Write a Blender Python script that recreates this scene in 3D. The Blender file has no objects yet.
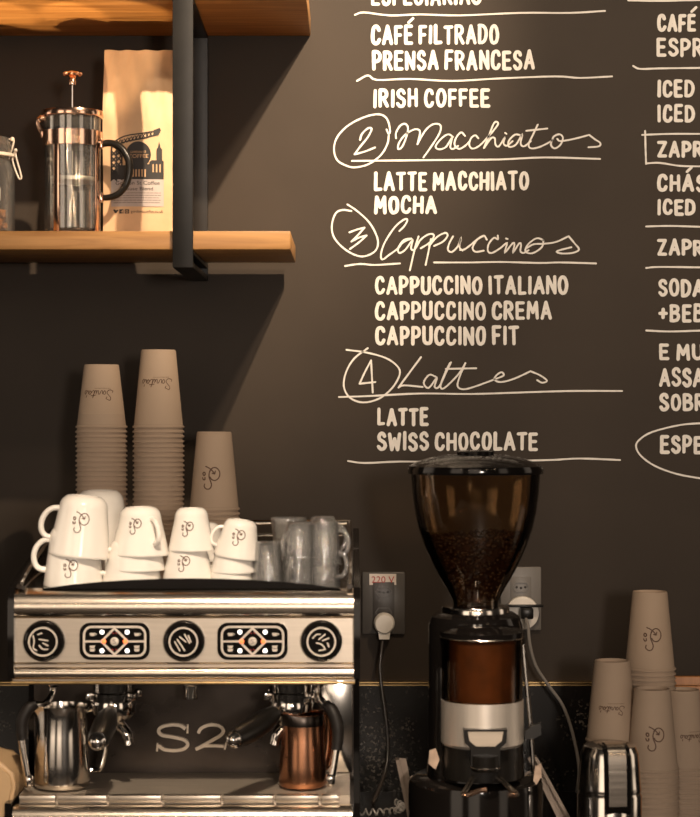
import bpy, bmesh, math, random
from mathutils import Vector, Matrix
random.seed(7)
PI = math.pi
C = bpy.context.scene.collection
F = 2000.0; CD = 3.8; CZ = 1.624; PX0, PY0 = 350.0, 408.5
COUNTER = 0.9

def P(px, py, y=0.0):
    d = CD + y
    return Vector(((px-PX0)*d/F, y, CZ-(py-PY0)*d/F))

# ---------------------------------------------------------------- materials
def mat(name, col, rough=0.5, metal=0.0, var=0.12, scale=12.0, bump=0.0, stretch=(1, 1, 1), spec=0.5, coat=0.0, emit=None, es=0.0, rvar=0.0):
    m = bpy.data.materials.new(name); m.use_nodes = True
    nt = m.node_tree; b = nt.nodes['Principled BSDF']
    tc = nt.nodes.new('ShaderNodeTexCoord'); mp = nt.nodes.new('ShaderNodeMapping')
    mp.inputs['Scale'].default_value = stretch
    nz = nt.nodes.new('ShaderNodeTexNoise'); nz.inputs['Scale'].default_value = scale; nz.inputs['Detail'].default_value = 5
    nt.links.new(tc.outputs['Object'], mp.inputs['Vector']); nt.links.new(mp.outputs['Vector'], nz.inputs['Vector'])
    cr = nt.nodes.new('ShaderNodeValToRGB')
    cr.color_ramp.elements[0].position = 0.3; cr.color_ramp.elements[1].position = 0.7
    cr.color_ramp.elements[0].color = (*[c*(1-var) for c in col], 1)
    cr.color_ramp.elements[1].color = (*[min(1, c*(1+var)) for c in col], 1)
    nt.links.new(nz.outputs['Fac'], cr.inputs['Fac']); nt.links.new(cr.outputs['Color'], b.inputs['Base Color'])
    b.inputs['Roughness'].default_value = rough; b.inputs['Metallic'].default_value = metal
    b.inputs['Specular IOR Level'].default_value = spec; b.inputs['Coat Weight'].default_value = coat
    if rvar:
        mr = nt.nodes.new('ShaderNodeMapRange'); mr.inputs['To Min'].default_value = max(0, rough-rvar); mr.inputs['To Max'].default_value = rough+rvar
        nt.links.new(nz.outputs['Fac'], mr.inputs['Value']); nt.links.new(mr.outputs['Result'], b.inputs['Roughness'])
    if bump:
        bp = nt.nodes.new('ShaderNodeBump'); bp.inputs['Strength'].default_value = bump; bp.inputs['Distance'].default_value = 0.002
        nt.links.new(nz.outputs['Fac'], bp.inputs['Height']); nt.links.new(bp.outputs['Normal'], b.inputs['Normal'])
    if emit:
        b.inputs['Emission Color'].default_value = (*emit, 1); b.inputs['Emission Strength'].default_value = es
    return m

def glass(name, tint=(1, 1, 1), rough=0.02, ior=1.5, streak=0.0, base=0.0, painted_sheen=0.0):
    m = bpy.data.materials.new(name); m.use_nodes = True
    nt = m.node_tree; nt.nodes.clear()
    out = nt.nodes.new('ShaderNodeOutputMaterial'); mx = nt.nodes.new('ShaderNodeMixShader')
    tr = nt.nodes.new('ShaderNodeBsdfTransparent'); tr.inputs['Color'].default_value = (*tint, 1)
    gl = nt.nodes.new('ShaderNodeBsdfGlossy'); gl.inputs['Roughness'].default_value = rough
    fr = nt.nodes.new('ShaderNodeFresnel'); fr.inputs['IOR'].default_value = ior
    nz = nt.nodes.new('ShaderNodeTexNoise'); nz.inputs['Scale'].default_value = 30
    bp = nt.nodes.new('ShaderNodeBump'); bp.inputs['Strength'].default_value = streak; bp.inputs['Distance'].default_value = 0.003
    nt.links.new(nz.outputs['Fac'], bp.inputs['Height']); nt.links.new(bp.outputs['Normal'], gl.inputs['Normal']); nt.links.new(bp.outputs['Normal'], fr.inputs['Normal'])
    ad = nt.nodes.new('ShaderNodeMath'); ad.operation = 'ADD'; ad.inputs[1].default_value = base; ad.use_clamp = True
    nt.links.new(fr.outputs['Fac'], ad.inputs[0]); nt.links.new(ad.outputs[0], mx.inputs['Fac']); nt.links.new(tr.outputs[0], mx.inputs[1]); nt.links.new(gl.outputs[0], mx.inputs[2])
    if painted_sheen:  # pale diffuse mix painted in for bright reflections inside the glass
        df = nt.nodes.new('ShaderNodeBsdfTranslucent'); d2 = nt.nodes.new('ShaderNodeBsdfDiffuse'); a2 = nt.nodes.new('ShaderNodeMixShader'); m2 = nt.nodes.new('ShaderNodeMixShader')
        nt.links.new(df.outputs[0], a2.inputs[1]); nt.links.new(d2.outputs[0], a2.inputs[2]); m2.inputs['Fac'].default_value = painted_sheen
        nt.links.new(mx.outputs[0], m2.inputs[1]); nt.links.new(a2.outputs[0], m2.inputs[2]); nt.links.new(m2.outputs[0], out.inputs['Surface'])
    else: nt.links.new(mx.outputs[0], out.inputs['Surface'])
    return m

def wood(name, c1, c2, axis_scale=(1.2, 14, 14)):
    m = bpy.data.materials.new(name); m.use_nodes = True
    nt = m.node_tree; b = nt.nodes['Principled BSDF']
    tc = nt.nodes.new('ShaderNodeTexCoord'); mp = nt.nodes.new('ShaderNodeMapping'); mp.inputs['Scale'].default_value = axis_scale
    nz = nt.nodes.new('ShaderNodeTexNoise'); nz.inputs['Scale'].default_value = 4; nz.inputs['Detail'].default_value = 8; nz.inputs['Distortion'].default_value = 0.6
    cr = nt.nodes.new('ShaderNodeValToRGB')
    cr.color_ramp.elements[0].position = 0.32; cr.color_ramp.elements[0].color = (*c1, 1)
    cr.color_ramp.elements[1].position = 0.68; cr.color_ramp.elements[1].color = (*c2, 1)
    nt.links.new(tc.outputs['Object'], mp.inputs['Vector']); nt.links.new(mp.outputs['Vector'], nz.inputs['Vector'])
    nt.links.new(nz.outputs['Fac'], cr.inputs['Fac']); nt.links.new(cr.outputs['Color'], b.inputs['Base Color'])
    b.inputs['Roughness'].default_value = 0.45
    bp = nt.nodes.new('ShaderNodeBump'); bp.inputs['Strength'].default_value = 0.15; bp.inputs['Distance'].default_value = 0.002
    nt.links.new(nz.outputs['Fac'], bp.inputs['Height']); nt.links.new(bp.outputs['Normal'], b.inputs['Normal'])
    return m

def granite(name):
    m = bpy.data.materials.new(name); m.use_nodes = True
    nt = m.node_tree; b = nt.nodes['Principled BSDF']
    tc = nt.nodes.new('ShaderNodeTexCoord'); vo = nt.nodes.new('ShaderNodeTexVoronoi'); vo.inputs['Scale'].default_value = 260
    nz = nt.nodes.new('ShaderNodeTexNoise'); nz.inputs['Scale'].default_value = 9; nz.inputs['Detail'].default_value = 3
    mu = nt.nodes.new('ShaderNodeMath'); mu.operation = 'MULTIPLY'
    sp = nt.nodes.new('ShaderNodeSeparateColor')
    cr = nt.nodes.new('ShaderNodeValToRGB')
    cr.color_ramp.elements[0].position = 0.45; cr.color_ramp.elements[0].color = (.006, .005, .0045, 1)
    cr.color_ramp.elements[1].position = 0.62; cr.color_ramp.elements[1].color = (.12, .105, .09, 1)
    nt.links.new(tc.outputs['Object'], vo.inputs['Vector']); nt.links.new(tc.outputs['Object'], nz.inputs['Vector'])
    nt.links.new(vo.outputs['Color'], sp.inputs['Color']); nt.links.new(sp.outputs['Red'], mu.inputs[0]); nt.links.new(nz.outputs['Fac'], mu.inputs[1])
    nt.links.new(mu.outputs[0], cr.inputs['Fac']); nt.links.new(cr.outputs['Color'], b.inputs['Base Color'])
    b.inputs['Roughness'].default_value = 0.22
    return m

M = {}
M['wall'] = mat('chalkboard_paint', (.034, .0255, .019), .62, var=.16, scale=3, bump=.03, spec=.22)
M['chalk'] = mat('chalk_marker', (.70, .68, .65), .8, var=.06, scale=90)
M['granite'] = granite('black_granite')
M['brass'] = mat('brass_strip', (.55, .38, .18), .32, 1, var=.25, scale=40)
M['floor'] = mat('floor_tile', (.10, .075, .055), .5, var=.2, scale=3)
M['cab'] = mat('dark_cabinet', (.02, .017, .015), .5)
M['wood'] = wood('oiled_wood', (.30, .135, .035), (.52, .27, .085))
M['wood2'] = wood('board_wood', (.34, .13, .03), (.52, .22, .06), (12, 2, 2))
M['iron'] = mat('black_iron', (.010, .009, .008), .42, 0, var=.2, scale=40, bump=.05, spec=.35)
M['kraft'] = mat('kraft_paper', (.60, .40, .235), .7, var=.07, scale=25, bump=.25)
M['ink'] = mat('black_ink', (.015, .012, .011), .6)
M['greyink'] = mat('grey_ink', (.20, .17, .16), .7)
M['panel'] = mat('label_panel', (.42, .37, .35), .6, var=.03)
M['tan'] = mat('tan_print', (.50, .32, .18), .7)
M['copper'] = mat('copper', (.90, .60, .45), .15, 1, var=.05, scale=30)
M['copperb'] = mat('brushed_copper', (.52, .25, .14), .22, 1, var=.12, scale=8, stretch=(1, 1, .3))
M['chrome'] = mat('chrome', (.74, .70, .66), .09, 1, var=.03)
M['steel'] = mat('brushed_steel', (.50, .44, .37), .33, 1, var=.06, scale=30, stretch=(.4, 8, 8), rvar=.06)
M['steelm'] = mat('mirror_steel', (.66, .62, .57), .14, 1, var=.05, scale=20, stretch=(6, 6, .4))
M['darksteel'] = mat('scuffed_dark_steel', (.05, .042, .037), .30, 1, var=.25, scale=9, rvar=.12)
M['greysteel'] = mat('drip_steel', (.46, .40, .33), .55, .75, var=.08, scale=20, stretch=(.5, 8, 8))
M['wing'] = mat('worn_steel', (.20, .16, .13), .45, .9, var=.2, scale=20)
M['black'] = mat('black_plastic', (.008, .007, .006), .30, var=.1, spec=.25)
M['gloss'] = mat('gloss_black', (.006, .005, .0045), .10, var=.1, spec=.32)
M['rubber'] = mat('black_rubber', (.010, .008, .007), .5, var=.15, spec=.25)
M['face'] = mat('gauge_face', (.014, .012, .011), .3)
M['silver'] = mat('silver_print', (.62, .55, .48), .45, .2)
M['ceramic'] = mat('white_ceramic', (.84, .80, .74), .16, var=.015, coat=.3)
M['logo'] = mat('brown_ink', (.10, .045, .022), .6)
M['paper'] = mat('paper_cup', (.41, .31, .228), .75, var=.025, scale=20)
M['paperin'] = mat('paper_tagline', (.22, .13, .08), .7)
M['plate'] = mat('outlet_grey', (.075, .068, .062), .4, var=.04)
M['plate2'] = mat('outlet_light_grey', (.15, .138, .125), .4, var=.04)
M['module'] = mat('outlet_module', (.045, .04, .037), .4, var=.04)
M['whiteplug'] = mat('white_plug', (.80, .75, .68), .4, var=.03)
M['band'] = mat('satin_band', (.70, .64, .57), .36, .75, var=.05, scale=20, stretch=(8, 8, .3))
M['worn'] = mat('worn_label', (.34, .25, .19), .7, var=.3, scale=60)
M['trim'] = mat('satin_steel', (.70, .62, .53), .25, 1, var=.06, scale=20, stretch=(.3, 8, 8), rvar=.06)
M['sticker'] = mat('white_sticker', (.78, .70, .64), .6, var=.03)
M['red'] = mat('red_ink', (.45, .03, .02), .6)
M['cord'] = mat('black_cord', (.03, .022, .016), .4)
M['cordw'] = mat('grey_cord', (.22, .20, .18), .4)
M['smoke'] = glass('smoked_plastic', (.87, .77, .64), .07, 1.16, .02, .06)
M['brownsmoke'] = glass('brown_plastic', (.86, .70, .54), .08, 1.18, 0, .06)
M['brownin'] = mat('coffee_dust', (.085, .046, .026), .7, var=.3, scale=40)
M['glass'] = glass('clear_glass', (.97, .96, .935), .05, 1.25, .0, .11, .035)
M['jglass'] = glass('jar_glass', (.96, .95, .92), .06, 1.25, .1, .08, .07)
M['gasket'] = mat('white_gasket', (.70, .64, .55), .5)
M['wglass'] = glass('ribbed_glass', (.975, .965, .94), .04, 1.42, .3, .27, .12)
M['bean'] = mat('coffee_bean', (.035, .014, .006), .38, var=.4, scale=60)
M['dried'] = mat('dried_fruit', (.42, .17, .04), .5, var=.4, scale=40)
M['tag'] = mat('paper_tag', (.78, .72, .64), .7)
M['tanplastic'] = mat('tan_plastic', (.46, .31, .17), .4, var=.06)
M['ledw'] = mat('white_led', (.9, .9, .9), .4, emit=(1, .93, .85), es=2.5)
M['ledo'] = mat('orange_led', (.9, .3, .1), .4, emit=(1, .11, .02), es=1.6)
M['redg'] = mat('red_glyph', (.30, .02, .015), .5)
M['filter'] = mat('steel_mesh', (.72, .68, .60), .4, 1, var=.2, scale=300)

# ---------------------------------------------------------------- builders
class MB:
    def __init__(self): self.bm = bmesh.new()
    def _xf(self, vs, mtx):
        if mtx is not None:
            for v in vs: v.co = mtx @ v.co
    def box(self, lo, hi, bevel=0.0, seg=2, mtx=None):
        lo = Vector(lo); hi = Vector(hi); c = (lo+hi)/2; s = hi-lo
        r = bmesh.ops.create_cube(self.bm, size=1.0, matrix=Matrix.Translation(c) @ Matrix.Diagonal((*s, 1)))
        vs = r['verts']
        if bevel:
            es = list({e for v in vs for e in v.link_edges})
            rr = bmesh.ops.bevel(self.bm, geom=es, offset=bevel, segments=seg, affect='EDGES', profile=0.5)
            vs = list({v for v in rr['verts']} | {v for v in vs if v.is_valid})
        self._xf(vs, mtx); return self
    def lathe(self, prof, seg=32, mtx=None, a0=0.0, a1=2*PI):
        full = abs(a1-a0-2*PI) < 1e-6; n = seg if full else seg+1
        rings = []
        for r, z in prof:
            if r < 1e-6: rings.append([self.bm.verts.new((0, 0, z))])
            else: rings.append([self.bm.verts.new((r*math.cos(a0+(a1-a0)*i/seg), r*math.sin(a0+(a1-a0)*i/seg), z)) for i in range(n)])
        for a, b in zip(rings, rings[1:]):
            for i in range(seg):
                j = (i+1) % n
                try:
                    if len(a) == 1 and len(b) == 1: continue
                    if len(a) == 1: self.bm.faces.new((a[0], b[j], b[i]))
                    elif len(b) == 1: self.bm.faces.new((a[i], a[j], b[0]))
                    else: self.bm.faces.new((a[i], a[j], b[j], b[i]))
                except ValueError: pass
        self._xf([v for r in rings for v in r], mtx); return self
    def tube(self, pts, r, seg=10, smooth=0, closed=False, cap=True, sx=1.0):
        pts = [Vector(p) for p in pts]
        if smooth: pts = cat(pts, smooth, closed)
        n = len(pts); rs = r if isinstance(r, (list, tuple)) else [r]*n
        if len(rs) != n: rs = [rs[min(len(rs)-1, int(i*(len(rs)-1)/(n-1)+.5))] for i in range(n)]
        nrm = None; rings = []
        for i, p in enumerate(pts):
            a = pts[(i-1) % n] if (closed or i > 0) else p; b = pts[(i+1) % n] if (closed or i < n-1) else p
            t = (b-a).normalized()
            if nrm is None:
                up = Vector((0, 0, 1)) if abs(t.z) < .9 else Vector((0, 1, 0))
                nrm = t.cross(up).normalized()
            else:
                nrm = (nrm - t*nrm.dot(t)).normalized()
            bn = t.cross(nrm)
            rings.append([self.bm.verts.new(p + nrm*math.cos(2*PI*k/seg)*rs[i]*sx + bn*math.sin(2*PI*k/seg)*rs[i]) for k in range(seg)])
        m = n if closed else n-1
        for i in range(m):
            a = rings[i]; b = rings[(i+1) % n]
            for k in range(seg): self.bm.faces.new((a[k], a[(k+1) % seg], b[(k+1) % seg], b[k]))
        if cap and not closed:
            self.bm.faces.new(rings[0][::-1]); self.bm.faces.new(rings[-1])
        return self
    def prism(self, poly, d0, d1, axis='x', mtx=None):
        # polygon in the plane across the axis, extruded from d0 to d1
        def mk(u, v, d): return {'x': (d, u, v), 'y': (u, d, v), 'z': (u, v, d)}[axis]
        a = [self.bm.verts.new(mk(u, v, d0)) for u, v in poly]; b = [self.bm.verts.new(mk(u, v, d1)) for u, v in poly]
        self.bm.faces.new(a); self.bm.faces.new(b[::-1])
        n = len(poly)
        for i in range(n): self.bm.faces.new((a[i], b[i], b[(i+1) % n], a[(i+1) % n]))
        self._xf(a+b, mtx); return self
    def ball(self, c, r, seg=16, scale=(1, 1, 1), mtx=None):
        m = Matrix.Translation(Vector(c)) @ Matrix.Diagonal((*[s*r for s in scale], 1))
        if mtx is not None: m = mtx @ m
        bmesh.ops.create_uvsphere(self.bm, u_segments=seg, v_segments=max(6, seg//2), radius=1, matrix=m); return self
    def ribbon(self, pts, w, mapf, smooth=0, closed=False, layer=0.0, wv=0.0, thick=0.0):
        # flat stroke through 2-D pts; mapf(u, v, lift) gives the 3-D point
        pts = [Vector((p[0], p[1])) for p in pts]
        if smooth: pts = cat(pts, smooth, closed)
        q = [pts[0]]
        for p in pts[1:]:
            if (p-q[-1]).length > 1e-7: q.append(p)
        pts = q; n = len(pts)
        L, R = [], []
        for i, p in enumerate(pts):
            a = pts[(i-1) % n] if (closed or i > 0) else p; b = pts[(i+1) % n] if (closed or i < n-1) else p
            d1 = (p-a); d2 = (b-p)
            t = ((d1.normalized() if d1.length > 1e-9 else Vector((0, 0))) + (d2.normalized() if d2.length > 1e-9 else Vector((0, 0))))
            if t.length < 1e-4: t = d2 if d2.length > 1e-9 else d1
            t = t.normalized(); nn = Vector((-t.y, t.x))
            k = 1.0
            if d1.length > 1e-9 and d2.length > 1e-9:
                k = 1/max(.6, abs(nn.dot(Vector((-d1.y, d1.x)).normalized())))
            h = w/2*k*(1+random.uniform(-wv, wv))
            L.append(p+nn*h); R.append(p-nn*h)
        bm = self.bm
        def V(p, l): return bm.verts.new(mapf(p.x, p.y, l))
        tl = [V(p, layer+thick) for p in L]; tr = [V(p, layer+thick) for p in R]
        m = n if closed else n-1
        for i in range(m):
            j = (i+1) % n
            bm.faces.new((tl[i], tl[j], tr[j], tr[i]))
        if thick:
            bl = [V(p, layer) for p in L]; br = [V(p, layer) for p in R]
            for i in range(m):
                j = (i+1) % n
                bm.faces.new((tl[i], bl[i], bl[j], tl[j])); bm.faces.new((tr[j], br[j], br[i], tr[i]))
            if not closed:
                bm.faces.new((tl[0], tr[0], br[0], bl[0])); bm.faces.new((tl[-1], bl[-1], br[-1], tr[-1]))
        if not closed and not thick:
            for e, inner, lv, rv in ((pts[0], pts[1], tl[0], tr[0]), (pts[-1], pts[-2], tl[-1], tr[-1])):
                t = (e-inner).normalized(); nn = Vector((-t.y, t.x)); h = w/2
                fan = [V(e + nn*h*math.cos(k*PI/4) + t*h*math.sin(k*PI/4), layer) for k in range(5)]
                bm.faces.new(fan)
        return self
    def poly(self, pts, mapf, layer=0.0):
        self.bm.faces.new([self.bm.verts.new(mapf(p[0], p[1], layer)) for p in pts]); return self
    def disc(self, c, r, mapf, layer=0.0, n=24, ry=None):
        ry = r if ry is None else ry
        return self.poly([(c[0]+r*math.cos(2*PI*k/n), c[1]+ry*math.sin(2*PI*k/n)) for k in range(n)], mapf, layer)
    def text(self, s, x, y, size, mapf, layer=0.0, align='CENTER', width=None):
        cu = bpy.data.curves.new('t', 'FONT'); cu.body = s; cu.size = size; cu.align_x = align; cu.resolution_u = 3
        o = bpy.data.objects.new('t', cu); C.objects.link(o)
        dg = bpy.context.evaluated_depsgraph_get(); me = o.evaluated_get(dg).to_mesh()
        k = 1.0
        if width and len(me.vertices):
            xs = [v.co.x for v in me.vertices]; k = width/max(1e-6, max(xs)-min(xs))
        vs = [self.bm.verts.new(mapf(x+v.co.x*k, y+v.co.y, layer)) for v in me.vertices]
        for p in me.polygons:
            try: self.bm.faces.new([vs[i] for i in p.vertices])
            except ValueError: pass
        o.evaluated_get(dg).to_mesh_clear()
        bpy.data.objects.remove(o); bpy.data.curves.remove(cu); return self
    def build(self, name, m, parent=None, loc=None, rot=None, angle=35, normals=True, label=None):
        if normals: bmesh.ops.recalc_face_normals(self.bm, faces=self.bm.faces)
        me = bpy.data.meshes.new(name); self.bm.to_mesh(me); self.bm.free()
        me.materials.append(m)
        me.shade_smooth(); me.set_sharp_from_angle(angle=math.radians(angle))
        o = bpy.data.objects.new(name, me); C.objects.link(o)
        if parent: o.parent = parent
        if loc is not None: o.location = loc
        if rot is not None: o.rotation_euler = rot
        if label: o['label'] = label
        return o

def cat(pts, k, closed=False):
    n = len(pts); out = []
    rng = n if closed else n-1
    for i in range(rng):
        p0 = pts[(i-1) % n] if (closed or i > 0) else pts[0]*2-pts[1]
        p1 = pts[i]; p2 = pts[(i+1) % n]
        p3 = pts[(i+2) % n] if (closed or i+2 < n) else pts[n-1]*2-pts[n-2]
        for j in range(k):
            t = j/k
            out.append(0.5*((2*p1)+(p2-p0)*t+(2*p0-5*p1+4*p2-p3)*t*t+(3*p1-p0-3*p2+p3)*t**3))
    if not closed: out.append(pts[-1])
    return out

def tag(o, label, catg, group=None, kind=None):
    o['label'] = label; o['category'] = catg
    if group: o['group'] = group
    if kind: o['kind'] = kind
    return o
def thing(name, label, catg, loc=(0, 0, 0), rz=0.0, group=None):
    o = bpy.data.objects.new(name, None); o.empty_display_size = .05; C.objects.link(o)
    o.location = loc; o.rotation_euler = (0, 0, rz)
    return tag(o, label, catg, group)
def struct(o): o['kind'] = 'structure'; return o
CHILDREN = {}
def dup(root, loc, rot=(0, 0, 0), label=None, group=None, kids=None):
    r = root.copy(); C.objects.link(r); r.location = loc; r.rotation_euler = rot
    if label: r['label'] = label
    if group: r['group'] = group
    for ch in (kids if kids is not None else list(root.children)):
        c = ch.copy(); C.objects.link(c); c.parent = r
    return r
def plane_map(y):                       # pixel-unit drawing on an upright plane at depth y
    k = (CD+y)/F
    return lambda u, v, l: Vector(((u-PX0)*k, y-l, CZ-(v-PY0)*k))
RX90 = Matrix.Rotation(PI/2, 4, 'X')    # lathe axis z -> towards the viewer (-y)
def rrect(x0, y0, x1, y1, r, n=5):
    out = []
    for cx, cy, a in ((x1-r, y1-r, 0), (x0+r, y1-r, PI/2), (x0+r, y0+r, PI), (x1-r, y0+r, 1.5*PI)):
        for k in range(n+1):
            t = a+PI/2*k/n; out.append((cx+r*math.cos(t), cy+r*math.sin(t)))
    return out

# ---------------------------------------------------------------- setting
wb = struct(MB().box((-2.6, 0, 0), (2.6, .1, 3.4)).build('wall_back', M['wall']))
struct(MB().box((-2.6, -5.2, -.06), (2.6, .1, 0)).build('floor', M['floor']))
sp = struct(MB().box((-2.6, -.018, COUNTER), (2.6, 0, 1.1)).build('trim_1', M['granite']))
struct(MB().box((-2.6, -.021, 1.1), (2.6, 0, 1.1025)).box((-2.6, -.019, 1.1045), (2.6, 0, 1.107)).build('trim_2', M['brass']))
co = thing('counter', 'long black granite counter carrying the coffee machine and grinder', 'counter', (0, 0, 0))
MB().box((-2.6, -.86, .87), (2.6, -.018, COUNTER), .004).build('worktop', M['granite'], co)
MB().box((-2.6, -.80, 0), (2.6, -.02, .87)).build('base_cabinet', M['cab'], co)

# ---------------------------------------------------------------- chalk menu
G = {
 'A': (.62, [[(0, 0), (.30, 1), (.62, 0)], [(.10, .32), (.52, .32)]]),
 'B': (.52, [[(0, 0), (0, 1)], [(0, 1), (.30, .98), (.44, .85), (.40, .62), (.05, .53)], [(.05, .53), (.38, .50), (.52, .32), (.46, .08), (.25, 0), (0, 0)]]),
 'C': (.52, [[(.50, .78), (.42, .95), (.24, 1), (.08, .88), (0, .5), (.05, .14), (.22, 0), (.42, .05), (.52, .22)]]),
 'D': (.54, [[(0, 0), (0, 1)], [(0, 1), (.28, .97), (.48, .78), (.54, .48), (.46, .18), (.26, .02), (0, 0)]]),
 'E': (.46, [[(.44, 1), (0, 1), (0, 0), (.46, 0)], [(0, .52), (.38, .52)]]),
 'F': (.44, [[(.44, 1), (0, 1), (0, 0)], [(0, .50), (.36, .50)]]),
 'H': (.52, [[(0, 0), (0, 1)], [(.52, 0), (.52, 1)], [(0, .5), (.52, .5)]]),
 'I': (.06, [[(.03, 0), (.03, 1)]]),
 'L': (.42, [[(0, 1), (0, 0), (.42, .02)]]),
 'M': (.68, [[(0, 0), (.06, 1), (.34, .36), (.62, 1), (.68, 0)]]),
 'N': (.54, [[(0, 0), (0, 1), (.54, 0), (.54, 1)]]),
 'O': (.54, [[(.27, 1), (.08, .88), (0, .5), (.08, .12), (.27, 0), (.46, .12), (.54, .5), (.46, .88), (.27, 1)]]),
 'P': (.48, [[(0, 0), (0, 1)], [(0, 1), (.30, .98), (.48, .80), (.44, .56), (.26, .44), (0, .42)]]),
 'R': (.52, [[(0, 0), (0, 1)], [(0, 1), (.30, .98), (.46, .82), (.42, .60), (.24, .50), (0, .48)], [(.20, .48), (.52, 0)]]),
 'S': (.48, [[(.46, .82), (.36, .97), (.18, 1), (.03, .86), (.06, .64), (.24, .52), (.42, .40), (.48, .20), (.36, .03), (.16, 0), (0, .16)]]),
 'T': (.54, [[(0, .98), (.54, 1)], [(.27, .98), (.27, 0)]]),
 'U': (.52, [[(0, 1), (0, .28), (.10, .05), (.26, 0), (.42, .05), (.52, .28), (.52, 1)]]),
 'W': (.74, [[(0, 1), (.16, 0), (.37, .70), (.58, 0), (.74, 1)]]),
 'Z': (.52, [[(0, 1), (.50, 1), (0, 0), (.52, 0)]]),
 '+': (.46, [[(0, .48), (.46, .48)], [(.23, .74), (.23, .22)]]),
}
ROUND = set('BCDOPRSU')
wm = plane_map(0.0)
LAY = [0]
def nextlay():
    LAY[0] = (LAY[0]+1) % 40
    return .0006+LAY[0]*.00003
def caps(b, s, x0, x1, ytop, ybot, w=3.35, slope=0.0):
    adv = []; x = 0
    sp_ = .36
    items = []
    for ch in s:
        if ch == ' ': x += .34; continue
        base = {'É': 'E', 'Á': 'A'}.get(ch, ch)
        gw, st = G[base]; items.append((ch, base, x)); x += gw+sp_
    tot = x-sp_
    kx = (x1-x0-w)/tot; h = ybot-ytop-w
    for ch, base, ox in items:
        jy = random.uniform(-.5, .5); jh = random.uniform(-.5, .6)
        for st in G[base][1]:
            pts = [(x0+w/2+(ox+px)*kx+random.uniform(-.25, .25), ybot-w/2+jy-py*(h+jh)+slope*(ox+px)*kx) for px, py in st]
            ww = w*random.uniform(.94, 1.1)
            if base == 'O': b.ribbon(pts[:-1], ww, wm, smooth=5, closed=True, layer=nextlay(), wv=.05)
            elif base in ROUND and len(pts) > 3: b.ribbon(pts, ww, wm, smooth=5, layer=nextlay(), wv=.05)
            else:
                for p, q in zip(pts, pts[1:]): b.ribbon([(p[0]+(q[0]-p[0])*t/4, p[1]+(q[1]-p[1])*t/4) for t in range(5)], ww, wm, layer=nextlay(), wv=.05)
        if ch != base:
            cx = x0+w/2+(ox+.30)*kx
            b.ribbon([(cx-1, ytop-2.2), (cx+3.5, ytop-6.5)], w*.8, wm, layer=nextlay())
def chalk(b, label): return struct(b.build('chalk_writing', M['chalk'], wb, label=label, normals=False))
for s, x0, x1, yt, yb in (
    ('ESPECIARIAS', 371, 481, -14, 6), ('CAFÉ FILTRADO', 371, 499, 25, 45), ('PRENSA FRANCESA', 372, 535, 51, 71),
    ('IRISH COFFEE', 373, 490, 89, 108), ('LATTE MACCHIATO', 374, 529, 171.5, 191), ('MOCHA', 374, 437, 196, 214.5),
    ('CAPPUCCINO ITALIANO', 375, 568, 276, 295), ('CAPPUCCINO CREMA', 375, 552, 301.5, 320.5), ('CAPPUCCINO FIT', 375, 519, 326, 345.5),
    ('LATTE', 377, 428.5, 407.5, 426), ('SWISS CHOCOLATE', 377, 538, 432, 451)):
    b = MB(); caps(b, s, x0, x1, yt, yb, slope=-.006 if yt < 160 else -.002); chalk(b, 'chalk capitals reading %s' % s)
for s, x0, x1, yt, yb in (
    ('CAFÉ', 657, 696, 14, 32), ('ESPR', 656.5, 703, 38, 57), ('ICED', 657, 694.5, 79.5, 97.5), ('ICED', 657, 695, 104.5, 122.5),
    ('ZAPR', 657, 703, 141, 158), ('CHÁS', 657, 706, 174, 192), ('ICED', 657, 695.5, 199, 215.5), ('ZAPR', 657, 703, 239, 256),
    ('SODA', 658, 704, 279, 297), ('+BEB', 658, 704, 304, 322.5), ('E MU', 659, 703, 343.5, 360.5), ('ASSA', 659, 704, 368, 387), ('SOBR', 659, 705, 393, 411), ('ESPE', 660, 703, 435.5, 454)):
    b = MB(); caps(b, s, x0, x1, yt, yb); chalk(b, 'chalk capitals reading %s in the right-hand column' % s)
def lines(ls, label, w=1.8):
    b = MB()
    for l in ls: b.ribbon(l, w, wm, smooth=4, layer=nextlay(), wv=.12)
    return chalk(b, label)
for k, l in enumerate((
    [(355, 15), (364, 12.5), (390, 15.5), (420, 14.5), (460, 15.5), (520, 13), (570, 13), (605, 11)],
    [(357, 81), (368, 75.5), (377, 80), (410, 79), (452, 81), (500, 78.5), (555, 76.5), (580, 78), (612, 76.5)],
    [(352, 161), (400, 160.5), (450, 160), (500, 159.5), (545, 157.5), (600, 159)],
    [(345, 266), (360, 264), (375, 265), (400, 263.5)], [(434, 262.5), (470, 262.5), (500, 262), (540, 263), (560, 262.5), (596, 263.5)],
    [(339, 397), (370, 396), (420, 393.5), (470, 394), (520, 392.5), (570, 391), (622, 391)],
    [(348, 461), (365, 463), (400, 461.5), (440, 462), (500, 461), (550, 460), (580, 458.5), (620, 460)],
    [(633, 66), (640, 69), (660, 68.5), (704, 68)], [(628, .5), (660, 1), (704, 0)],
    [(646, 226.5), (670, 226), (704, 227)], [(646, 268), (660, 267), (704, 267.5)], [(646, 330.5), (670, 331.5), (704, 330.5)])):
    lines([l], 'wavy chalk rule between menu items')
lines([[(645, 131), (645.5, 150), (646, 164)], [(642, 135), (670, 134), (704, 134)], [(646, 163.5), (660, 163), (680, 166), (704, 166.5)]], 'chalk box around the boxed menu word')
lines([[(704, 423), (680, 425), (652, 432), (639, 440), (636, 447), (641, 456), (655, 466), (677, 474), (704, 479)]], 'chalk oval at the bottom of the right-hand column')
def sc(pts, ox, oy, k): return [(ox+x/k, oy+y/k) for x, y in pts]
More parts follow.
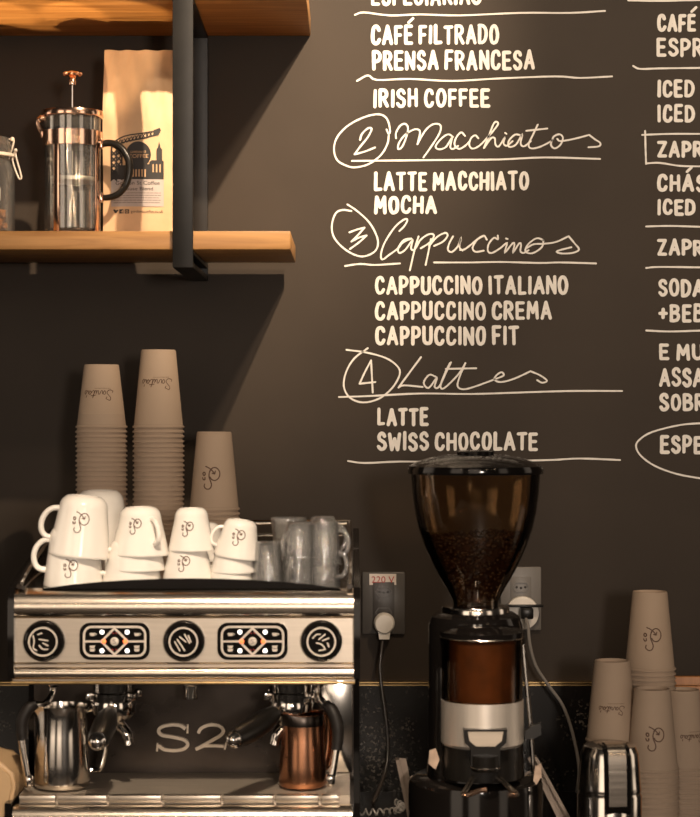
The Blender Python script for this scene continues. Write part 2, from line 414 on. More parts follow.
lines([sc([(308, 148), (318, 170), (325, 150), (310, 95), (270, 72), (200, 85), (120, 125), (65, 180), (45, 240), (60, 300), (110, 330), (155, 337), (220, 320), (280, 275), (312, 220), (319, 175)], 325, 100, 5),
       sc([(175, 200), (185, 170), (215, 142), (233, 145), (215, 185), (175, 235), (148, 272)], 325, 100, 5), sc([(148, 272), (200, 258), (250, 238)], 325, 100, 5)], 'circled chalk number 2')
lines([sc([(355, 192), (355, 165), (375, 130), (400, 120), (415, 140), (405, 190), (385, 235), (365, 245), (370, 215), (400, 175), (440, 150), (465, 148), (475, 165), (462, 222)], 325, 100, 5),
       sc([(462, 222), (500, 155), (540, 122), (575, 125), (575, 160), (540, 220), (492, 288)], 325, 100, 5),
       sc([(640, 185), (615, 172), (580, 195), (553, 232), (570, 247), (605, 235), (635, 188), (626, 235), (640, 245), (665, 230)], 325, 100, 5),
       [(465, 136), (461, 132.5), (456, 138), (454.5, 145), (459, 149), (465, 146), (469, 142)],
       sc([(80, 168), (66, 155), (48, 168), (40, 195), (52, 213), (78, 205), (108, 178), (148, 132), (166, 106), (160, 96), (146, 106), (124, 162), (104, 211)], 460, 100, 4.375),
       sc([(105, 210), (135, 168), (152, 168), (155, 195), (170, 203), (195, 165), (190, 190), (205, 200), (230, 180)], 460, 100, 4.375),
       sc([(197, 144), (203, 148)], 460, 100, 4.375),
       sc([(268, 155), (240, 152), (213, 180), (215, 205), (245, 195), (272, 150), (265, 190), (280, 203), (310, 180)], 460, 100, 4.375),
       sc([(340, 108), (320, 150), (300, 195), (312, 212), (350, 205), (398, 180), (410, 160), (435, 150), (450, 165), (440, 195), (415, 212), (398, 198), (402, 175)], 460, 100, 4.375),
       sc([(290, 135), (382, 125)], 460, 100, 4.375),
       sc([(425, 170), (440, 180), (500, 170), (565, 153)], 460, 100, 4.375), sc([(565, 153), (590, 172), (613, 188), (607, 203), (562, 207)], 460, 100, 4.375)], 'chalk script reading Macchiatos', 1.75)
lines([sc([(112, 72), (160, 105), (215, 155), (250, 210), (265, 260), (255, 300), (220, 325), (175, 332), (120, 310), (70, 270), (40, 225), (35, 170), (55, 115), (90, 100), (132, 105)], 325, 190, 5),
       sc([(122, 212), (160, 198), (198, 188)], 325, 190, 5), sc([(198, 188), (165, 225), (132, 258)], 325, 190, 5), sc([(132, 258), (170, 238), (208, 228)], 325, 190, 5), sc([(208, 228), (170, 262), (125, 295)], 325, 190, 5)], 'circled chalk number 3')
lines([sc([(372, 205), (397, 180), (412, 150), (395, 148), (350, 185), (300, 260), (280, 320), (287, 348), (320, 325), (365, 292), (390, 262), (432, 243)], 325, 190, 5),
       sc([(432, 243), (395, 250), (366, 290), (372, 315), (402, 298), (438, 250), (430, 290), (445, 300), (470, 262)], 325, 190, 5),
       sc([(468, 232), (450, 290), (424, 402)], 325, 190, 5), sc([(455, 275), (490, 238), (525, 220), (545, 228), (525, 262), (478, 292)], 325, 190, 5),
       sc([(530, 245), (515, 320), (503, 375)], 325, 190, 5), sc([(520, 280), (560, 235), (600, 215), (613, 228), (590, 258), (545, 280)], 325, 190, 5),
       sc([(640, 232), (620, 270), (615, 300), (635, 310), (665, 280), (680, 238), (672, 285), (688, 303)], 325, 190, 5),
       sc([(0, 175), (20, 172), (50, 150), (80, 125), (105, 113), (117, 130)], 460, 210, 4.375),
       sc([(105, 113), (75, 130), (55, 165), (68, 183), (104, 178)], 460, 210, 4.375), sc([(165, 112), (165, 128), (148, 122), (125, 150), (122, 180), (140, 188), (175, 168), (205, 145), (196, 186), (230, 146), (238, 152), (232, 186), (258, 147), (267, 152), (264, 180), (278, 188), (300, 176)], 460, 210, 4.375),
       sc([(201, 125), (208, 127)], 460, 210, 4.375),
       sc([(365, 132), (335, 124), (298, 150), (286, 182), (318, 189), (358, 162), (365, 132)], 460, 210, 4.375), sc([(290, 168), (322, 150), (365, 148), (420, 140), (475, 115)], 460, 210, 4.375),
       sc([(475, 115), (500, 145), (520, 173), (492, 188), (442, 190), (425, 180), (487, 163)], 460, 210, 4.375)], 'chalk script reading Cappuccinos', 1.75)
lines([sc([(50, 30), (110, 38), (170, 55), (205, 80), (212, 105), (190, 145), (150, 178), (100, 190), (60, 175), (42, 140), (50, 95), (75, 55), (115, 25)], 330, 340, 3.043),
       sc([(130, 160), (125, 62)], 330, 340, 3.043), sc([(125, 62), (106, 98), (90, 133)], 330, 340, 3.043), sc([(90, 133), (138, 128)], 330, 340, 3.043)], 'circled chalk number 4')
lines([sc([(277, 52), (245, 95), (208, 145)], 330, 340, 3.043), sc([(208, 145), (225, 138), (282, 143)], 330, 340, 3.043),
       sc([(322, 112), (302, 106), (285, 130), (300, 146), (325, 115), (318, 142), (332, 142), (355, 95), (368, 68)], 330, 340, 3.043),
       sc([(365, 70), (348, 105), (336, 140), (348, 146), (390, 105), (412, 70)], 330, 340, 3.043), sc([(412, 70), (395, 110), (388, 140), (405, 150), (440, 142), (505, 118), (528, 108), (522, 98), (508, 106), (500, 120), (520, 128), (560, 118), (610, 95)], 330, 340, 3.043),
       sc([(352, 88), (445, 86)], 330, 340, 3.043), sc([(610, 95), (640, 108), (660, 124), (645, 130), (630, 122)], 330, 340, 3.043)], 'chalk script reading Lattes', 1.75)

# ---------------------------------------------------------------- wall shelf
YF = -.36
def RZ(py, y): return P(0, py, y).z
z_low_t = RZ(231, YF); z_low_b = RZ(249.5, YF)
z_up_b = RZ(-3, YF); gap = -.05
xs_low = P(290.5, 0, YF).x; xs_up = P(306.5, 0, YF).x
shelf = thing('wall_shelf', 'two-tier wooden wall shelf on a black iron frame above the cups', 'shelf', (-.45, 0, 0))
def L(v): return (v[0]+.45, v[1], v[2])
MB().box(L((-1.3, YF, z_low_b)), L((xs_low, gap, z_low_t)), .002).build('board', M['wood'], shelf, label='lower wooden shelf board')
MB().box(L((-1.3, YF, z_up_b)), L((xs_up, -.001, z_up_b+.034)), .002).build('board', M['wood'], shelf, label='upper wooden shelf board')
for pxl, pxr in ((172.5, 193), (-330, -309)):
    x0 = P(pxl, 0, YF-.008).x; x1 = P(pxr, 0, YF-.008).x; zb = RZ(267.5, YF-.008)
    b = MB(); b.box(L((x0, YF-.008, zb)), L((x1, YF, 3.0)), .001)
    b.box(L((x0, YF, zb)), L((x1, 0, zb+.010)), .001); b.box(L((x0, -.010, zb)), L((x1, 0, 3.0)), .001)
    b.box(L((x0, YF, 2.9)), L((x1, 0, 2.91)), .001)
    b.box(L((x0, YF, z_low_b-.008)), L((x1, 0, z_low_b)), .001).box(L((x0, YF, z_up_b-.006)), L((x1, 0, z_up_b)), .001)
    b.build('frame', M['iron'], shelf)

# ---------------------------------------------------------------- french press
py_ = -.24; pk = (CD+py_)/F
pr = thing('french_press', 'copper and glass french press with black handle standing on the wall shelf', 'french press', (P(72.5, 0, py_).x, py_, z_low_t))
def h(p): return (236.8-p)*pk      # height above the shelf for a pixel row
R = 28.5*pk
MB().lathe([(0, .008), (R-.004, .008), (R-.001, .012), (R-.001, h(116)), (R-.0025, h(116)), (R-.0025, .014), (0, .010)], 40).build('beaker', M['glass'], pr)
b = MB().lathe([(R, .0), (R+.002, .0), (R+.002, .006), (R-.006, .007), (R-.006, .004), (R, .003), (R, 0)], 40)
for k in range(4):
    a = PI/4+k*PI/2+.35; c, s = math.cos(a), math.sin(a)
    mt = Matrix.Rotation(a, 4, 'Z')
    b.box((R-.0002, -.0055, .0), (R+.0018, .0055, h(132)), .0005, mtx=mt)
    b.box((R-.001, -.008, 0), (R+.007, .008, .007), .002, mtx=mt)
b.lathe([(R, h(147)), (R+.0022, h(147)), (R+.0022, h(132)), (R, h(132)), (R, h(147))], 40)
b.build('frame', M['copper'], pr)
b = MB().lathe([(0, h(112)), (R-.004, h(111)), (R+.004, h(111.5)), (R+.005, h(113)), (R+.005, h(117)), (R+.002, h(118)), (0, h(116))], 40)
lid = b.build('lid', M['copper'], pr)
MB().lathe([(0, h(117)), (R-.003, h(117)), (R-.003, h(132)), (R-.006, h(133)), (0, h(133))], 40).build('lid_collar', M['gloss'], pr)
# spout
b = MB(); b.tube([(-R*.96, -.004, h(117)), (-R-.006, -.006, h(120)), (-R-.010, -.007, h(124)), (-R-.004, -.005, h(131)), (-R*.98, -.004, h(137))], [.007, .006, .004, .005, .006], 10, smooth=3)
b.build('spout', M['copper'], pr)
MB().tube([(0, 0, h(178)), (0, 0, h(80))], .0016, 10).build('plunger_rod', M['chrome'], pr)
MB().lathe([(0, h(183)), (R-.004, h(182)), (R-.0032, h(180)), (R-.004, h(178)), (.01, h(177)), (0, h(176))], 36).build('filter', M['filter'], pr)
b = MB().lathe([(0, h(85)), (.006, h(85)), (.007, h(82)), (.005, h(79)), (.007, h(77)), (.012, h(75.5)), (.0135, h(73.5)), (.010, h(71.5)), (.004, h(70.5)), (0, h(70.5))], 24)
for k in range(8):
    a = k*PI/4; b.ball((.0145*math.cos(a), .0145*math.sin(a), h(73.8)), .0033, 8)
b.build('knob', M['copper'], pr)
hx = lambda p: (p-72.5)*pk
b = MB().tube([(hx(101), -.004, h(144)), (hx(112), -.006, h(143.5)), (hx(122), -.008, h(149)), (hx(129), -.01, h(160)), (hx(130), -.01, h(172)), (hx(126.5), -.009, h(185)), (hx(119), -.007, h(194)), (hx(109), -.005, h(197.5)), (hx(101), -.004, h(197.5))],
              [.0058, .0064, .0068, .0068, .0068, .0066, .006, .0056, .0054], 12, smooth=4)
b.build('handle', M['black'], pr)
for yy in (144, 197.5):
    MB().tube([(R*.98, -.003, h(yy)), (hx(104), -.004, h(yy))], .0066, 12).box((R*.9, -.010, h(yy+5)), (R+.003, .003, h(yy-5)), .001).build('handle_bracket', M['copper'], pr)

# ---------------------------------------------------------------- coffee bag
by = -.205; bk = (CD+by)/F
bag = thing('coffee_bag', 'upright kraft paper coffee bag with a dark printed skyline behind the french press', 'bag', (P(138.5, 0, by).x, by, z_low_t))
bw = 35.6*bk; bh = (238.8-49)*bk
def bag_front(u, v):                    # y offset of the front panel at u in -1..1, v in 0..1
    bulge = .010*(1-u*u)*math.sin(PI*min(1, max(0, v))**.8)
    cr = .0018*math.sin(9*u+6*v)*math.sin(13*v+2*u)+.0011*math.sin(23*u-17*v)*math.sin(31*v)
    top = .014*max(0, v-.62)/.38
    return -bulge-cr*(.06+2.2*max(0, v-.46))+top
def bag_w(v): return bw*(1-.03*max(0, v-.5)-.012*math.sin(7*v))
b = MB(); NU, NV = 26, 60
fr = [[b.bm.verts.new((bag_w(j/NV)*(2*i/NU-1), bag_front(2*i/NU-1, j/NV), bh*j/NV+(.0006*math.sin(i*.9) if j == NV else 0))) for i in range(NU+1)] for j in range(NV+1)]
bkv = [[b.bm.verts.new((bag_w(j/NV)*(2*i/NU-1), max(bag_front(2*i/NU-1, j/NV)+.004, .075-.072*(max(0, j/NV-.15)/.85)**.9*.98+(.014*max(0, j/NV-.62)/.38)), bh*j/NV+(.0006*math.sin(i*.9) if j == NV else 0))) for i in range(NU+1)] for j in range(NV+1)]
for g in (fr, bkv):
    for j in range(NV):
        for i in range(NU): b.bm.faces.new((g[j][i], g[j][i+1], g[j+1][i+1], g[j+1][i]))
for j in range(NV):
    for i in (0, NU): b.bm.faces.new((fr[j][i], bkv[j][i], bkv[j+1][i], fr[j+1][i]))
for i in range(NU):
    for j in (0, NV): b.bm.faces.new((fr[j][i], fr[j][i+1], bkv[j][i+1], bkv[j][i]))
b.build('pouch', M['kraft'], bag, angle=50)
def bm_(u, v, l):                       # print on the bag, drawn in photo units
    x = (u-138.5)*bk; z = (238.8-v)*bk
    return Vector((x, bag_front(x/bw, z/bh)-.0009-l, z))
def sub(poly_pts, step=2.5):
    return poly_pts
def grid_rect(b, x0, y0, x1, y1, layer=0, n=8, m=6):
    for i in range(n):
        for j in range(m):
            xa = x0+(x1-x0)*i/n; xb = x0+(x1-x0)*(i+1)/n; ya = y0+(y1-y0)*j/m; yb = y0+(y1-y0)*(j+1)/m
            b.poly([(xa, ya), (xb, ya), (xb, yb), (xa, yb)], bm_, layer)
b = MB(); grid_rect(b, 111.5, 180, 164, 207, .0002)
b.build('text_panel', M['panel'], bag, normals=False, label='grey label panel')
b = MB()
def rib(pts, w, l=.0003): b.ribbon(cat([Vector(p) for p in pts], 3) if len(pts) > 2 else [tuple(Vector(pts[0]).lerp(Vector(pts[1]), t/5)) for t in range(6)], w, bm_, layer=l)
rib([(112, 143.5), (125, 137), (142, 134.2), (157, 131.5)], 1.2); rib([(112, 148), (126, 142.5), (143, 139.5), (157, 135.5)], 1.2)
for k in range(12):
    xa = 114+k*3.6; ya = 142.5-k*.95; rib([(xa, ya), (xa+2.5, ya+3.6)], 1.0); rib([(xa+2.5, ya), (xa, ya+4)], 1.0)
b.poly([(154, 131), (160, 128.5), (161.5, 131), (159, 136), (154, 136.5)], bm_, .0004)
for k in range(5):
    rib([(111.5, 151+k*6), (117, 157+k*6)], 1.5); rib([(117, 151+k*6), (111.5, 157+k*6)], 1.5); rib([(117, 151+k*6), (122, 156+k*6)], 1.5); rib([(122, 150+k*6), (117, 156+k*6)], 1.5)
for xx in (111.8, 117, 122.4): rib([(xx, 148), (xx, 180)], 1.6)
sky = [(112, 180), (112, 172), (118, 171), (118, 166), (126, 166), (126, 163), (146, 163), (146, 165), (150, 165), (150, 163), (152, 161), (157, 161), (157, 150), (158.4, 148), (159.6, 142), (160.8, 148), (162.5, 150), (162.5, 161), (164, 162), (164, 180)]
for i in range(1, len(sky)-1):
    xa, ya = sky[i]; xb, yb = sky[i+1]
    if xb > xa:
        for m in range(3):
            ta, tb = m/3, (m+1)/3
            b.poly([(xa, ya+(180-ya)*ta), (xb, yb+(180-yb)*ta), (xb, yb+(180-yb)*tb), (xa, ya+(180-ya)*tb)], bm_, .0003)
b.build('skyline_print', M['ink'], bag, normals=False, label='black printed city skyline with crane')
b = MB(); b.disc((138.9, 155.5), 12.6, bm_, .0007, 32, 13.2); b.build('round_emblem', M['ink'], bag, normals=False, label='round black emblem')
bmt = lambda u, v, l: bm_(u, -v, l)
b = MB()
b.ribbon([(114.4, 210.5), (116, 212.2), (118, 211)], 1.6, bm_, layer=.0004); b.disc((116, 212), 1.6, bm_, .0005, 10)
for xx in (119.6, 125.2): b.poly([(xx, 209.8), (xx+4.3, 209.8), (xx+4.3, 214), (xx, 214)], bm_, .0004)
b.text('gordonstcoffee.co.uk', 147.3, -213.2, 4.0, bmt, .0004, width=32)
b.build('address_print', M['ink'], bag, normals=False)
b = MB(); b.ribbon([(122.6, 213.6), (122.6, 211.4), (123.4, 210.8)], .8, bm_, layer=.0007); b.ribbon([(121.6, 212), (123.4, 212)], .7, bm_, layer=.0007)
b.ribbon([(127.3+1.1*math.cos(k*PI/4), 212+1.1*math.sin(k*PI/4)) for k in range(8)], .6, bm_, closed=True, layer=.0007); b.build('icon_print', M['tan'], bag, normals=False)
b = MB(); b.text('Gordon St Coffee', 138, -185.4, 5.4, bmt, .0006, width=44); b.text('House Blend', 138, -191, 5.0, bmt, .0006, width=31)
b.build('name_print', M['ink'], bag, normals=False)
b = MB(); b.text('GORDON ST', 138.9, -154, 3.2, bmt, .0013, width=16); b.text('COFFEE', 138.9, -158.8, 5.4, bmt, .0013, width=20)
b.build('emblem_text', M['tan'], bag, normals=False, label='tan lettering in the black circle')
b = MB()
for k in range(6): b.poly([(130+k*3, 170.2), (131.5+k*3, 170.2), (131.5+k*3, 177.5), (130+k*3, 177.5)], bm_, .0009)
for k in range(3): b.poly([(153+k*3.4, 165), (154.4+k*3.4, 165), (154.4+k*3.4, 173), (153+k*3.4, 173)], bm_, .0009)
b.build('window_print', M['tan'], bag, normals=False)
b = MB()
for k in range(5):
    x = 114
    while x < 160:
        w_ = random.uniform(1.5, 5); b.ribbon([(x, 193.6+k*2.4), (min(161, x+w_), 193.6+k*2.4)], .7, bm_, layer=.0005); x += w_+1
b.build('fine_print', M['greyink'], bag, normals=False)

# ---------------------------------------------------------------- glass jar
jy = -.25; jk = (CD+jy)/F
jar = thing('clip_top_jar', 'clip-top glass jar of dried fruit at the left end of the shelf', 'jar', (P(-15, 0, jy).x, jy, z_low_t))
JR = 29.5*jk; jh = lambda p: (236.5-p)*jk
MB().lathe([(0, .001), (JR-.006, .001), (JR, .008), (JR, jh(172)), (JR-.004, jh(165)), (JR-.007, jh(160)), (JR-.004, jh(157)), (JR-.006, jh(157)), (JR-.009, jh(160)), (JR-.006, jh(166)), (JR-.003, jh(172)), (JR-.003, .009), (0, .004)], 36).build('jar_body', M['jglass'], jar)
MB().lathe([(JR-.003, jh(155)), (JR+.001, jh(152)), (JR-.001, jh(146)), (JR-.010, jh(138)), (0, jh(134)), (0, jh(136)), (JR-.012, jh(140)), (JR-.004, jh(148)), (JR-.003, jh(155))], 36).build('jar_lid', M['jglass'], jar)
MB().lathe([(JR-.006, jh(157.5)), (JR+.0016, jh(157.2)), (JR+.0016, jh(154.4)), (JR-.006, jh(154.2))], 36).build('gasket', M['gasket'], jar)
b = MB().lathe([(JR-.004, jh(157)), (JR+.001, jh(156.5)), (JR+.001, jh(155.2)), (JR-.004, jh(155))], 36)
jx = lambda p: (p+15)*jk
b.tube([(jx(10), -.012, jh(140)), (jx(15), -.012, jh(141)), (jx(13), -.012, jh(150)), (jx(10), -.012, jh(160))], .0016, 8, smooth=3)
b.tube([(jx(16), -.006, jh(151)), (jx(13), -.006, jh(160)), (jx(19), -.006, jh(178)), (jx(22), -.006, jh(177)), (jx(17), -.006, jh(159)), (jx(16), -.006, jh(151))], .0016, 8, smooth=3)
b.tube([(jx(9), .0, jh(142)), (jx(9), 0, jh(158))], .0016, 8).ball((jx(13.5), -.012, jh(140)), .004, 10).ball((jx(16.5), -.009, jh(151)), .0035, 10)
b.build('wire_clasp', M['silver'], jar)
b = MB(); b.box((-.018, -JR-.0012, jh(203)), (.004, -JR-.0005, jh(190)), mtx=Matrix.Rotation(.62, 4, 'Z')); b.build('tag', M['tag'], jar)
b = MB(); rr = random.Random(3)
for k in range(150):
    a = rr.uniform(0, 2*PI); r_ = math.sqrt(rr.random())*(JR-.013); z = .012+rr.random()*.028*(1+.2*math.cos(a))
    b.ball((r_*math.cos(a), r_*math.sin(a), z), rr.uniform(.004, .0075), 8, (1, rr.uniform(.6, 1), rr.uniform(.5, .9)))
d = b.build('dried_fruit', M['dried'], loc=jar.location); tag(d, 'orange-brown dried fruit pieces filling the bottom of the glass jar', 'dried fruit', kind='stuff')

# ---------------------------------------------------------------- logos (strokes in photo units, y down, centred)
SW = [[(-8, -28), (4, -41), (20, -41), (33, -25), (32, -4), (18, 10), (2, 8), (-6, -3)],
      [(-4, -34), (-10, -18), (-10, -2), (-4, 14), (0, 30), (-6, 44), (-20, 47), (-31, 37), (-29, 26)],
      [(-25, -47), (-10, -40), (2, -30), (13, -16)], [(13, -16), (2, -19)], [(13, -16), (15, -28)],
      [(-28, -21), (-34, -23), (-38, -17), (-34, -10), (-28, -12), (-27, -18), (-29, -22)], [(-28, -1), (-28, 7), (-35, 8), (-39, 0)]]
SCRIPT = [[(14, 4), (4, 0), (0, 12), (10, 24), (18, 36), (8, 48), (-10, 44), (-8, 36)], [(14, 4), (22, 8), (18, 16)],
          [(36, 30), (28, 28), (24, 38), (30, 44), (38, 30), (38, 42), (44, 44), (50, 32), (54, 28), (58, 32), (56, 42), (62, 44), (68, 30), (66, 42), (72, 44), (84, 12)],
          [(84, 12), (76, 42), (84, 44), (92, 34)], [(70, 24), (92, 22)], [(104, 30), (96, 28), (92, 38), (98, 44), (106, 30), (106, 42), (112, 44)], [(120, 14), (117, 22)],
          [(112, 44), (124, 28), (128, 38), (122, 46), (116, 42)]]
def logo_geo(b, strokes, w, size, mapf, rot=False, cx=0, cy=0, lift=.0004):
    for k, s in enumerate(strokes):
        pts = [((x-cx)*size, -(y-cy)*size) for x, y in s]
        if rot: pts = [(-x, -y) for x, y in pts]
        b.ribbon(pts, w, mapf, smooth=3, layer=lift+k*.00003)

# ---------------------------------------------------------------- paper cups (upside down)
def make_cup(H, Rr=.045, Rb=.0305):
    # upside-down: rim at z = 0, base at z = H
    def r_at(z): return Rr-.0015-(Rr-.0015-Rb)*z/H
    b = MB()
    prof = [(Rr-.0021, .004)]
    for k in range(9):
        a = -PI/2*0+2*PI*k/8; prof.append((Rr-.0015+.0019*math.cos(PI+a), .002+.0019*math.sin(PI+a)))
    prof = [(r_at(0)-.0004, .0045), (r_at(0)-.0004, .001), (Rr-.001, 0), (Rr+.0003, .0005), (Rr+.0008, .002), (Rr+.0003, .0036), (Rr-.0012, .0042), (r_at(.005), .0052), (r_at(H-.003), H-.003), (r_at(H)-.0006, H-.0005), (r_at(H)-.0016, H), (r_at(H)-.0030, H), (r_at(H)-.0036, H-.0055), (0, H-.0055), (0, H-.006), (r_at(H-.006)-.0004, H-.006), (r_at(0)-.0004, .0045)]
    b.lathe(prof, 40)
    me_obj = b
    return b, r_at
cup_sets = {}
def cup_proto(kind, H, logo):
    key = (kind, H, logo)
    b, r_at = make_cup(H)
    if key not in cup_sets:
        cup_sets[key] = [b, r_at]
    return cup_sets[key]
def logo_on(r_at, kind, zc, ang, size):
    def mp(u, v, l):
        z = zc+v; r = r_at(z)+l; a = ang+u/r_at(z)
        return Vector((r*math.sin(a), -r*math.cos(a), z))
    b = MB()
    if kind == 'swirl': logo_geo(b, SW, .0020, size, mp)
    else:
        logo_geo(b, SCRIPT, .0012, size, mp, rot=True, cx=60, cy=28)
        for k in range(9): b.ribbon([(.022-.0032*k, .0105), (.0198-.0032*k, .0105)], .0006, mp, layer=.0004)
    return b
EXP = .0085
def stack(px, y, zbase, ztop, H, kind, ang, zfrac, size, words, group, rimcount=None):
    """upside-down nested paper cups from zbase up; the top cup carries its own print"""
    x = P(px, 0, y).x
    n = max(1, round((ztop-H-zbase)/EXP)+1)
    b, r_at = make_cup(H)
    ords = ['first', 'second', 'third', 'fourth', 'fifth', 'sixth', 'seventh', 'eighth', 'ninth', 'tenth', 'eleventh', 'twelfth', 'thirteenth', 'fourteenth', 'fifteenth', 'sixteenth', 'seventeenth', 'eighteenth', 'nineteenth', 'twentieth']
    body = b.build('cup_body', M['paper'], None)
    me = body.data; bpy.data.objects.remove(body)
    lg = logo_on(r_at, kind, H*zfrac, ang, size)
    for i in range(n):
        top = i == n-1
        rz = 0 if top else random.uniform(0, 6.28)
        off = (x+random.uniform(-.0004, .0004), y+random.uniform(-.0004, .0004), zbase+i*EXP)
        k = n-1-i
        if top:
            t = thing('paper_cup', 'paper cup with brown %s, topmost of %s' % ('swirl logo' if kind == 'swirl' else 'script', words), 'paper cup', off, 0, group)
            o = bpy.data.objects.new('cup_body', me); C.objects.link(o); o.parent = t
            lg.build('printed_logo', M['logo'], t, normals=False, label='brown printed logo')
        else:
            o = bpy.data.objects.new('paper_cup', me); C.objects.link(o); o.location = off; o.rotation_euler = (0, 0, rz)
            if k < len(ords): lab = 'nested paper cup, %s from the top of %s' % (ords[k], words)
            else: lab = 'nested paper cup, %s above the lowest of %s' % (ords[i-1], words) if i else 'lowest nested paper cup of %s' % words
            tag(o, lab, 'paper cup', group)

MX, MY = P(184, 0, -.70).x, -.70       # machine origin: centre of the front, on the counter
MTOP = COUNTER+.443
SY = -.27
MB()
stack(101.5, SY, MTOP, RZ(366, SY), .112, 'script', -.05, .53, .00038, 'the left stack behind the white mugs', 'paper cups behind the white cups')
stack(158.5, SY, MTOP, RZ(348.5, SY), .138, 'script', .0, .57, .00040, 'the tallest stack behind the white cups', 'paper cups behind the white cups')
stack(214, SY, MTOP, RZ(430.5, SY), .138, 'swirl', -.05, .42, .00042, 'the short stack behind the small white cups', 'paper cups behind the white cups')
CU = 'paper cups at the right end of the counter'
stack(650, -.27, COUNTER, RZ(593, -.27), .138, 'swirl', .0, .42, .00042, 'the rear tallest stack at the right', CU)
stack(652.5, -.40, COUNTER, RZ(689, -.40), .138, 'swirl', .0, .42, .00042, 'the front right stack beside the flask', CU)
stack(612, -.36, COUNTER, RZ(662, -.36), .138, 'script', -.15, .42, .00032, 'the stack right behind the steel flask', CU)
stack(682, -.29, COUNTER, RZ(688, -.29), .138, 'script', .35, .42, .00032, 'the rightmost stack', CU)

# ---------------------------------------------------------------- espresso machine
em = thing('espresso_machine', 'two-group chrome espresso machine with black sides on the counter', 'coffee machine', (MX, MY, COUNTER))
W2 = .273
ms = (CD+MY)/F
X = lambda p: (p-184)*ms                # local x for a pixel column on the machine front
Z = lambda p: .7255-(p-408.5)*ms+ (CZ-COUNTER-.7255)
# housing: upper body, back column, base
MB().prism([(.03, .306), (.012, .33), (.016, .40), (.03, .436), (.5, .440), (.5, .03), (-.02, .03), (-.02, .10), (.20, .112), (.20, .306)], -W2+.010, W2-.010, 'x').build('housing', M['black'], em)
MB().prism([(.012, .300), (.012, .326), (.006, .330), (.008, .398), (.0125, .400), (.016, .33), (.016, .300)], -W2+.006, W2-.008, 'x').build('front_panel', M['steel'], em)
b = MB(); pr_ = [(.012, .399), (.003, .402), (-.001, .410), (-.001, .420), (.004, .430), (.012, .437), (.030, .443), (.032, .438), (.02, .41)]
b.prism(pr_, -W2+.006, W2-.008, 'x'); b.build('top_trim', M['trim'], em, angle=60)
b = MB(); b.prism([(.014, .302), (.004, .304), (.0, .310), (.0, .318), (.006, .322), (.014, .322)], -W2+.004, W2-.008, 'x'); b.build('lower_trim', M['trim'], em, angle=60)
MB().box((-W2+.004, .002, .296), (W2-.008, .006, .3005), .001).build('lip_strip', M['brass'], em)
# cup tray top
b = MB(); b.box((-W2+.012, .03, .440), (W2-.012, .49, .443)); b.build('cup_tray', M['steelm'], em)
arc = [(X(40), .4425)]+[(X(40+k*30), .4425+.016*math.sin(PI*k/10)**.75) for k in range(1, 10)]+[(X(340), .4425)]
MB().prism(arc, .022, .034, 'y').build('front_rail', M['gloss'], em)
for s, lab in ((-1, None), (1, None)):
    x0, x1 = (s*W2, s*(W2-.010)) if s < 0 else (s*(W2-.010), s*W2)
    b = MB()
    b.prism([(.0, .305), (-.004, .32), (-.003, .42), (.006, .446), (.06, .456), (.25, .485), (.44, .512), (.47, .50), (.50, .44), (.50, .03), (-.03, .03), (-.03, .118), (.20, .118), (.20, .305)], x0, x1, 'x')
    b.build('side_panel', M['gloss'], em)
b = MB()
b.tube([(-W2+.016, .012, .447), (-W2+.016, .10, .468), (-W2+.017, .44, .522)], .0045, 10, smooth=3)
b.tube([(-W2+.022, .012, .445), (-W2+.024, .12, .455), (-W2+.03, .44, .470)], .0035, 8, smooth=3)
b.tube([(W2-.016, .012, .447), (W2-.016, .10, .468), (W2-.017, .44, .522)], .0045, 10, smooth=3)
b.tube([(-W2+.017, .445, .522), (W2-.017, .445, .522)], .0045, 10)
b.tube([(-W2+.017, .445, .500), (W2-.017, .445, .500)], .0030, 8)
for xx in (-W2+.018, 0, W2-.018): b.tube([(xx, .445, .443), (xx, .445, .522)], .004, 8)
b.build('cup_rail', M['chrome'], em)
# recess back plate
MB().box((-W2+.010, .192, .112), (W2-.010, .199, .300)).build('back_plate', M['darksteel'], em)
b = MB(); b.box((W2-.085, .186, .126), (W2-.012, .192, .298), .001); b.build('side_plate', M['steelm'], em)
# drip tray
b = MB(); b.prism([(.010, .108), (.010, .1225), (.19, .1245), (.19, .108)], -W2+.016, W2-.016, 'x')
b.build('drip_tray', M['greysteel'], em)
b = MB()
gx = [-W2+.016, X(57), X(108), X(163), X(222), X(275), X(320), W2-.030]
for a, c in zip(gx, gx[1:]): b.box((a+.002, -.003, .1135), (c-.002, .012, .1245), .001)
for a in gx[1:-1]: b.box((a-.0015, -.002, .108), (a+.0015, .008, .117))
b.build('grille_lip', M['steel'], em)
MB().prism([(-.026, .062), (-.034, .075), (-.034, .095), (-.029, .106), (-.016, .111), (.0, .111), (.0, .062)], -W2+.012, W2-.012, 'x').build('lower_panel', M['trim'], em, angle=60)
MB().box((-W2+.012, -.020, .03), (W2-.012, 0, .062)).build('kick_panel', M['black'], em)
for xx in (-.23, .23):
    for yy in (.03, .44): MB().lathe([(0, 0), (.020, 0), (.022, .004), (.018, .031), (0, .031)], 20, Matrix.Translation((xx, yy, 0))).build('foot', M['rubber'], em)
